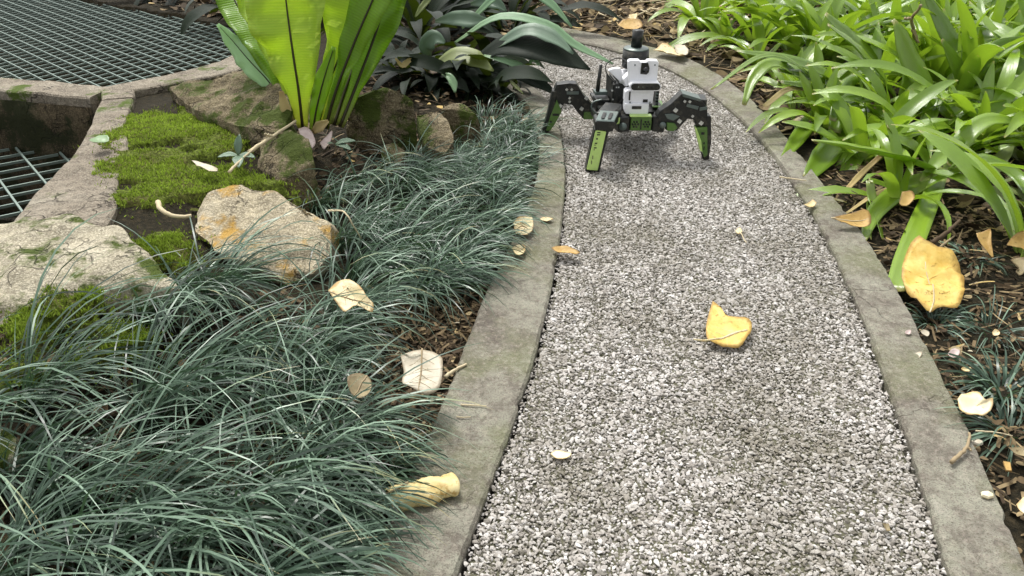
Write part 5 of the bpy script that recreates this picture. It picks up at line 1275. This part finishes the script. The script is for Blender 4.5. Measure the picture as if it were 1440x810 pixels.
# electronics stack behind the tower
st_ = qbox('computer_box', 857, 118, 884, 158, 2.225, .09, M_RBLACK, robot, 0.12, .004)
for x, y in ((866, 122), (869, 122), (860, 127), (861, 139), (866, 146)): qbox('connector', x, y, x + 2.0, y + 1.8, 2.2225, .004, M_RSILVER, st_, 0.12, 0)
for k in range(5): qbox('cooling_fin', 858 + k * 4.5, 113, 860 + k * 4.5, 118, 2.24, .07, M_RBLACK, st_, 0.12, 0)
qbox('side_module', 836, 140, 857, 157, 2.235, .05, M_RBLACK, robot, 0.1, .003)
qbox('side_module', 921, 128, 927, 150, 2.20, .04, M_RBLACK, robot, 0.05, .002)
for k in range(4): qbox('connector', 922, 131 + k * 4.5, 926, 133 + k * 4.5, 2.197, .004, M_RGREY, robot, 0.05, 0)
an = rod('antenna', [Q(840, 130, 2.255), Q(842.5, 110, 2.258), Q(845, 91, 2.26)], [.0062, .0056, .0050], M_RBLACK, robot, 10)
qbox('antenna_base', 836, 129, 854, 134, 2.25, .03, M_RGREY, an, 0.1)
for k, (pts, rr) in enumerate([([(884, 83), (866, 82), (853, 90), (852, 100), (860, 112), (868, 118)], .0016), ([(838, 160), (832, 152), (834, 144), (846, 140)], .0022), ([(884, 150), (876, 140), (868, 150), (862, 160)], .002), ([(838, 166), (848, 158), (858, 164)], .002), ([(930, 160), (934, 152), (926, 146)], .002), ([(938, 170), (934, 158), (928, 162), (924, 172)], .002)]):
    rod('cable', catmull([Q(x, y, 2.235 - .02 * (k > 0) - .08 * (k == 5)) for x, y in pts], 18), rr, M_RBLACK if k % 2 == 0 else M_RGREY, robot, 8)

# white camera tower
YT = 2.150
tw = plate('camera_tower', [(883, 87), (886, 85), (899, 85), (901, 87.5), (909, 87.5), (911, 85), (924, 85.5), (926.5, 88), (923.5, 118), (884.5, 118)], YT, .022, M_RWHITE, robot, .002)
plate('tower_neck', [(882, 127), (920, 127), (917.5, 145.5), (884, 146), (878, 144), (879, 130)], YT + .004, .035, M_RWHITE, tw, .002)
plate('tower_foot', [(879, 146), (913, 146), (911.5, 160), (909, 161), (908.5, 166), (892, 166), (891, 161), (880, 160.5), (878, 157)], YT - .004, .04, M_RWHITE, tw, .002)
plate('tower_side', [(876, 112), (884, 104), (884.5, 120), (880, 122)], YT + .024, .03, M_RWHITE, tw, .002)
plate('lidar_arm', [(855, 99.5), (861, 97), (872, 96), (884, 112), (884, 118), (879, 122), (872, 115)], YT + .075, .016, M_RWHITE, tw, .002)
rod('lidar_column', [Q(878, 116, YT + .085), Q(880, 99, YT + .085)], .016, M_RWHITE, tw, 20)
# notch with camera lens
nb_ = plate('camera_notch', [(902.5, 88.5), (911.5, 88.5), (913.5, 96), (912.5, 102), (909, 105), (900.5, 104), (902, 92)], YT - .003, .006, M_RBLACK, tw, .0005)
rod('lens', [Q(908, 99, YT - .008), Q(908, 99, YT - .002)], .009, M_LENS, nb_, 18)
for x, y in ((893, 91.5), (921, 91.5), (886, 144), (914, 144)): rod('screw', [Q(x, y, YT - .002), Q(x, y, YT + .003)], .0022, M_RGREY, tw, 8)
# depth camera: rounded bar in a white shroud
def pill(x0, x1, yc, hh, Y, depth, mat, parent, name):
    r_ = hh; pts = []
    for k in range(9): a = math.pi / 2 - k * math.pi / 8; pts.append((x1 - r_ + r_ * math.cos(a), yc - r_ * math.sin(a)))
    for k in range(9): a = -math.pi / 2 - k * math.pi / 8; pts.append((x0 + r_ + r_ * math.cos(a), yc - r_ * math.sin(a)))
    return plate(name, pts, Y, depth, mat, parent, .0008)
dc = pill(885.5, 929.5, 122.3, 6.0, YT - .020, .034, M_RWHITE, tw, 'depth_camera')
fc = pill(887.5, 928.5, 122.5, 4.6, YT - .0225, .006, M_RBLACK, dc, 'camera_glass')
for x, rr in ((898, .0022), (904, .0016), (910, .0022), (918, .0026)): rod('sensor', [Q(x, 122.5, YT - .024), Q(x, 122.5, YT - .020)], rr, M_LENS if x > 905 else M_RGREY, fc, 10)
qbox('slot', 884, 129, 887, 141, YT + .002, .006, M_RBLACK, tw, 0, 0)
qbox('port', 904, 140, 911, 144, YT + .002, .006, M_RBLACK, tw, 0, 0)
qbox('label_slot', 888.5, 149.5, 902, 153.5, YT - .006, .006, M_RBLACK, tw, 0, 0)
# lidar
la, lb_ = Q(893, 93, YT + .085), Q(894.5, 69, YT + .085)
ld = rod('lidar', [la, lb_], [.0375, .0365], M_RBLACK, robot, 32)
rod('lidar_top', [lb_ + Vector((0, 0, .0006)), lb_ + Vector((0, 0, .004))], [.0355, .0335], M_RGREY, ld, 32)
la2 = lb_ + Vector((0.002, .012, .004)); rod('mast', [la2, la2 + Vector((.002, 0, .045))], .0155, M_RBLACK, ld, 24)
rod('lidar_band', [la.lerp(lb_, .42), la.lerp(lb_, .50)], .0380, M_LENS, ld, 32)

# legs -------------------------------------------------------------
def leg_root(x, y, Y): return empty('leg', Q(x, y, Y), parent=robot)
# left leg, foot on the kerb
YL = 2.300
L1 = leg_root(836, 164, YL)
plate('femur', [(783, 119), (800, 117), (811, 118), (820, 133), (835, 150), (838, 161), (821, 168), (812, 158), (805, 148), (793, 146), (789, 156), (782, 156), (778, 131)], YL, .034, M_RBLACK, L1, .002)
qbox('knee_servo', 783, 123, 812, 140, YL + .005, .05, M_RBLACK, L1, .1, .003)
qbox('servo_label', 797, 129, 814, 133, YL - .003, .006, M_RGREY, L1, 0, .0006)
qbox('hip_bracket', 820, 158, 838, 168, YL - .006, .04, M_RGREEN_D, L1, .1, .002)
plate('tibia', [(777, 128), (783, 129), (781, 150), (771, 188), (762, 188), (770, 160)], YL - .002, .036, M_RBLACK, L1, .002)
plate('tibia_panel', [(783, 141), (786, 147), (790, 157), (782, 172), (774, 184), (768, 184), (774, 164)], YL - .008, .03, M_RGREEN_D, L1, .0015)
qbox('slot', 777, 160, 786, 163, YL - .0095, .004, M_RBLACK, L1, 0, 0)
qbox('slot', 773, 170, 776, 173, YL - .0095, .004, M_RBLACK, L1, 0, 0)
plate('foot', [(750, 190.5), (764, 187), (769, 187), (769, 194), (764, 195.5), (752, 193.5)], YL - .004, .03, M_RRUBBER, L1, .002)
bolts(L1, [(788, 149), (818, 153), (825, 138)], YL - .003, 4.6); bolts(L1, [(797, 126), (804, 126), (801, 138), (801, 143)], YL - .003, 3.0)
# front leg stretched towards the viewer
YF = 2.030
L2 = leg_root(862, 176, YF + .05)
qbox('femur', 846, 160, 872, 182, YF + .03, .10, M_RBLACK, L2, -.35, .003)
kb = plate('knee_servo', [(837, 172), (840, 170), (864, 171), (866, 174), (862, 185), (852, 186), (837, 184)], YF - .012, .06, M_RBLACK, L2, .002)
tp = [Q(838, 171.5, YF - .012), Q(864, 172.5, YF - .012), Q(870, 160, YF + .030), Q(844, 158, YF + .030)]
MB().prism([p + Vector((0, 0, .002)) for p in tp], (0, .004, .003)).build('knee_cover', M_RGREY, L2, bevel=.001)
for t0, t1 in ((.22, .40), (.58, .76)):
    a_, b_ = tp[0].lerp(tp[1], t0), tp[0].lerp(tp[1], t1); c_, d_ = tp[3].lerp(tp[2], t0), tp[3].lerp(tp[2], t1)
    qd = [a_.lerp(c_, .2), b_.lerp(d_, .2), b_.lerp(d_, .75), a_.lerp(c_, .75)]
    MB().prism([p + Vector((0, -.001, .0062)) for p in qd], (0, .002, .001)).build('slot', M_RBLACK, L2)
plate('tibia', [(836, 182), (857, 182), (843, 242), (823, 241)], YF - .004, .036, M_RBLACK, L2, .002)
tpn = plate('tibia_panel', [(838.5, 181.5), (853.5, 182), (840.5, 240.5), (825, 239)], YF - .012, .010, M_RGREEN, L2, .0025)
for x0, y0, x1, y1 in ((840, 186, 844.5, 187.4), (839.5, 189, 844, 190.4), (838.6, 194.4, 840.6, 196.4), (836.4, 201, 840, 202.4), (836.2, 203.4, 837.4, 205), (835.2, 207.4, 839, 208.8), (835, 210, 836.2, 211.4), (833, 219, 834.2, 224), (831.4, 226, 832.4, 231)):
    qbox('slot', x0, y0, x1, y1, YF - .0135, .003, M_RBLACK, tpn, 0, 0)
rod('foot', [Q(831.5, 240, YF + .006), Q(831, 247, YF + .006)], [.0150, .0125], M_RRUBBER, L2, 16)
# right leg
YR = 2.120
L3 = leg_root(934, 180, YR)
plate('femur', [(924, 164), (928, 157), (944, 146), (959, 132), (973, 137), (986, 141), (995, 151), (995, 164), (989, 178), (979, 178), (977, 169), (967, 167), (952, 184), (938, 184), (930, 176)], YR, .036, M_RBLACK, L3, .002)
qbox('knee_servo', 966, 140, 996, 160, YR + .006, .055, M_RBLACK, L3, -.1, .003)
plate('servo_cover', [(960, 131.5), (986, 139.5), (985, 143), (960, 136)], YR - .003, .045, M_RGREY, L3, .0008)
plate('servo_label', [(967, 146), (983, 150), (981, 154.5), (965, 150)], YR - .003, .006, M_RGREY, L3, .0006)
plate('servo_label', [(984, 151.5), (994, 150), (995, 154), (984, 156)], YR - .003, .04, M_RGREY, L3, .0006)
plate('hip_bracket', [(938, 173), (949, 174), (953, 180), (948, 185), (938, 184)], YR - .008, .04, M_RGREEN_D, L3, .002)
plate('link', [(935, 161), (946, 160), (956, 164), (947, 170), (938, 167)], YR - .004, .01, M_RGREY, L3, .001)
plate('tibia', [(994, 163), (1000, 163.5), (1000.5, 200), (997, 223), (990, 224), (990, 176)], YR - .002, .034, M_RBLACK, L3, .002)
plate('tibia_panel', [(978, 180), (995, 179), (995, 219), (990, 222), (984, 196)], YR - .008, .028, M_RGREEN_D, L3, .002)
plate('tibia_lip', [(977, 180), (979.5, 180), (986, 198), (988, 214), (984.5, 212)], YR - .010, .012, M_RGREEN, L3, .0008)
for x0, y0, x1, y1 in ((986, 186, 991, 189.5), (989, 200, 991, 203), (989, 206, 991, 211)): qbox('slot', x0, y0, x1, y1, YR - .0095, .003, M_RBLACK, L3, 0, 0)
plate('foot', [(988, 217), (998, 217), (997.5, 224), (993, 228), (989, 225)], YR - .004, .028, M_RRUBBER, L3, .003)
bolts(L3, [(950, 155), (955.5, 170.5), (986, 173)], YR - .003, 5.2); bolts(L3, [(974, 163.5), (963, 142.5), (970, 143)], YR - .003, 3.2)
# the three legs on the far side
def far_leg(hip, knee, foot):
    lg = empty('leg', hip, parent=robot)
    def beam(name, a, b, wd, mat):
        d = (b - a); z_ = d.normalized(); x_ = z_.cross(Vector((0, 1, .01))).normalized(); y_ = z_.cross(x_)
        m3 = Matrix((x_, y_, z_)).transposed()
        MB().box((a + b) / 2, (wd, .034, d.length), m3, .8).build(name, mat, lg, bevel=.002)
    beam('femur', hip, knee, .040, M_RBLACK); beam('tibia', knee + Vector((0, 0, .012)), foot, .030, M_RBLACK)
    beam('tibia_panel', knee.lerp(foot, .25) + Vector((0, -.012, 0)), knee.lerp(foot, .85) + Vector((0, -.012, 0)), .018, M_RGREEN_D)
    rod('foot', [foot + Vector((0, 0, .012)), foot], [.014, .012], M_RRUBBER, lg, 12)
far_leg(Q(922, 164, 2.26), Q(938, 156, 2.34), P(944, 171, .002))
far_leg(Q(898, 152, 2.33), Q(900, 124, 2.42), P(902, 160, .002))
far_leg(Q(866, 152, 2.33), Q(868, 126, 2.40), P(866, 162, .002))
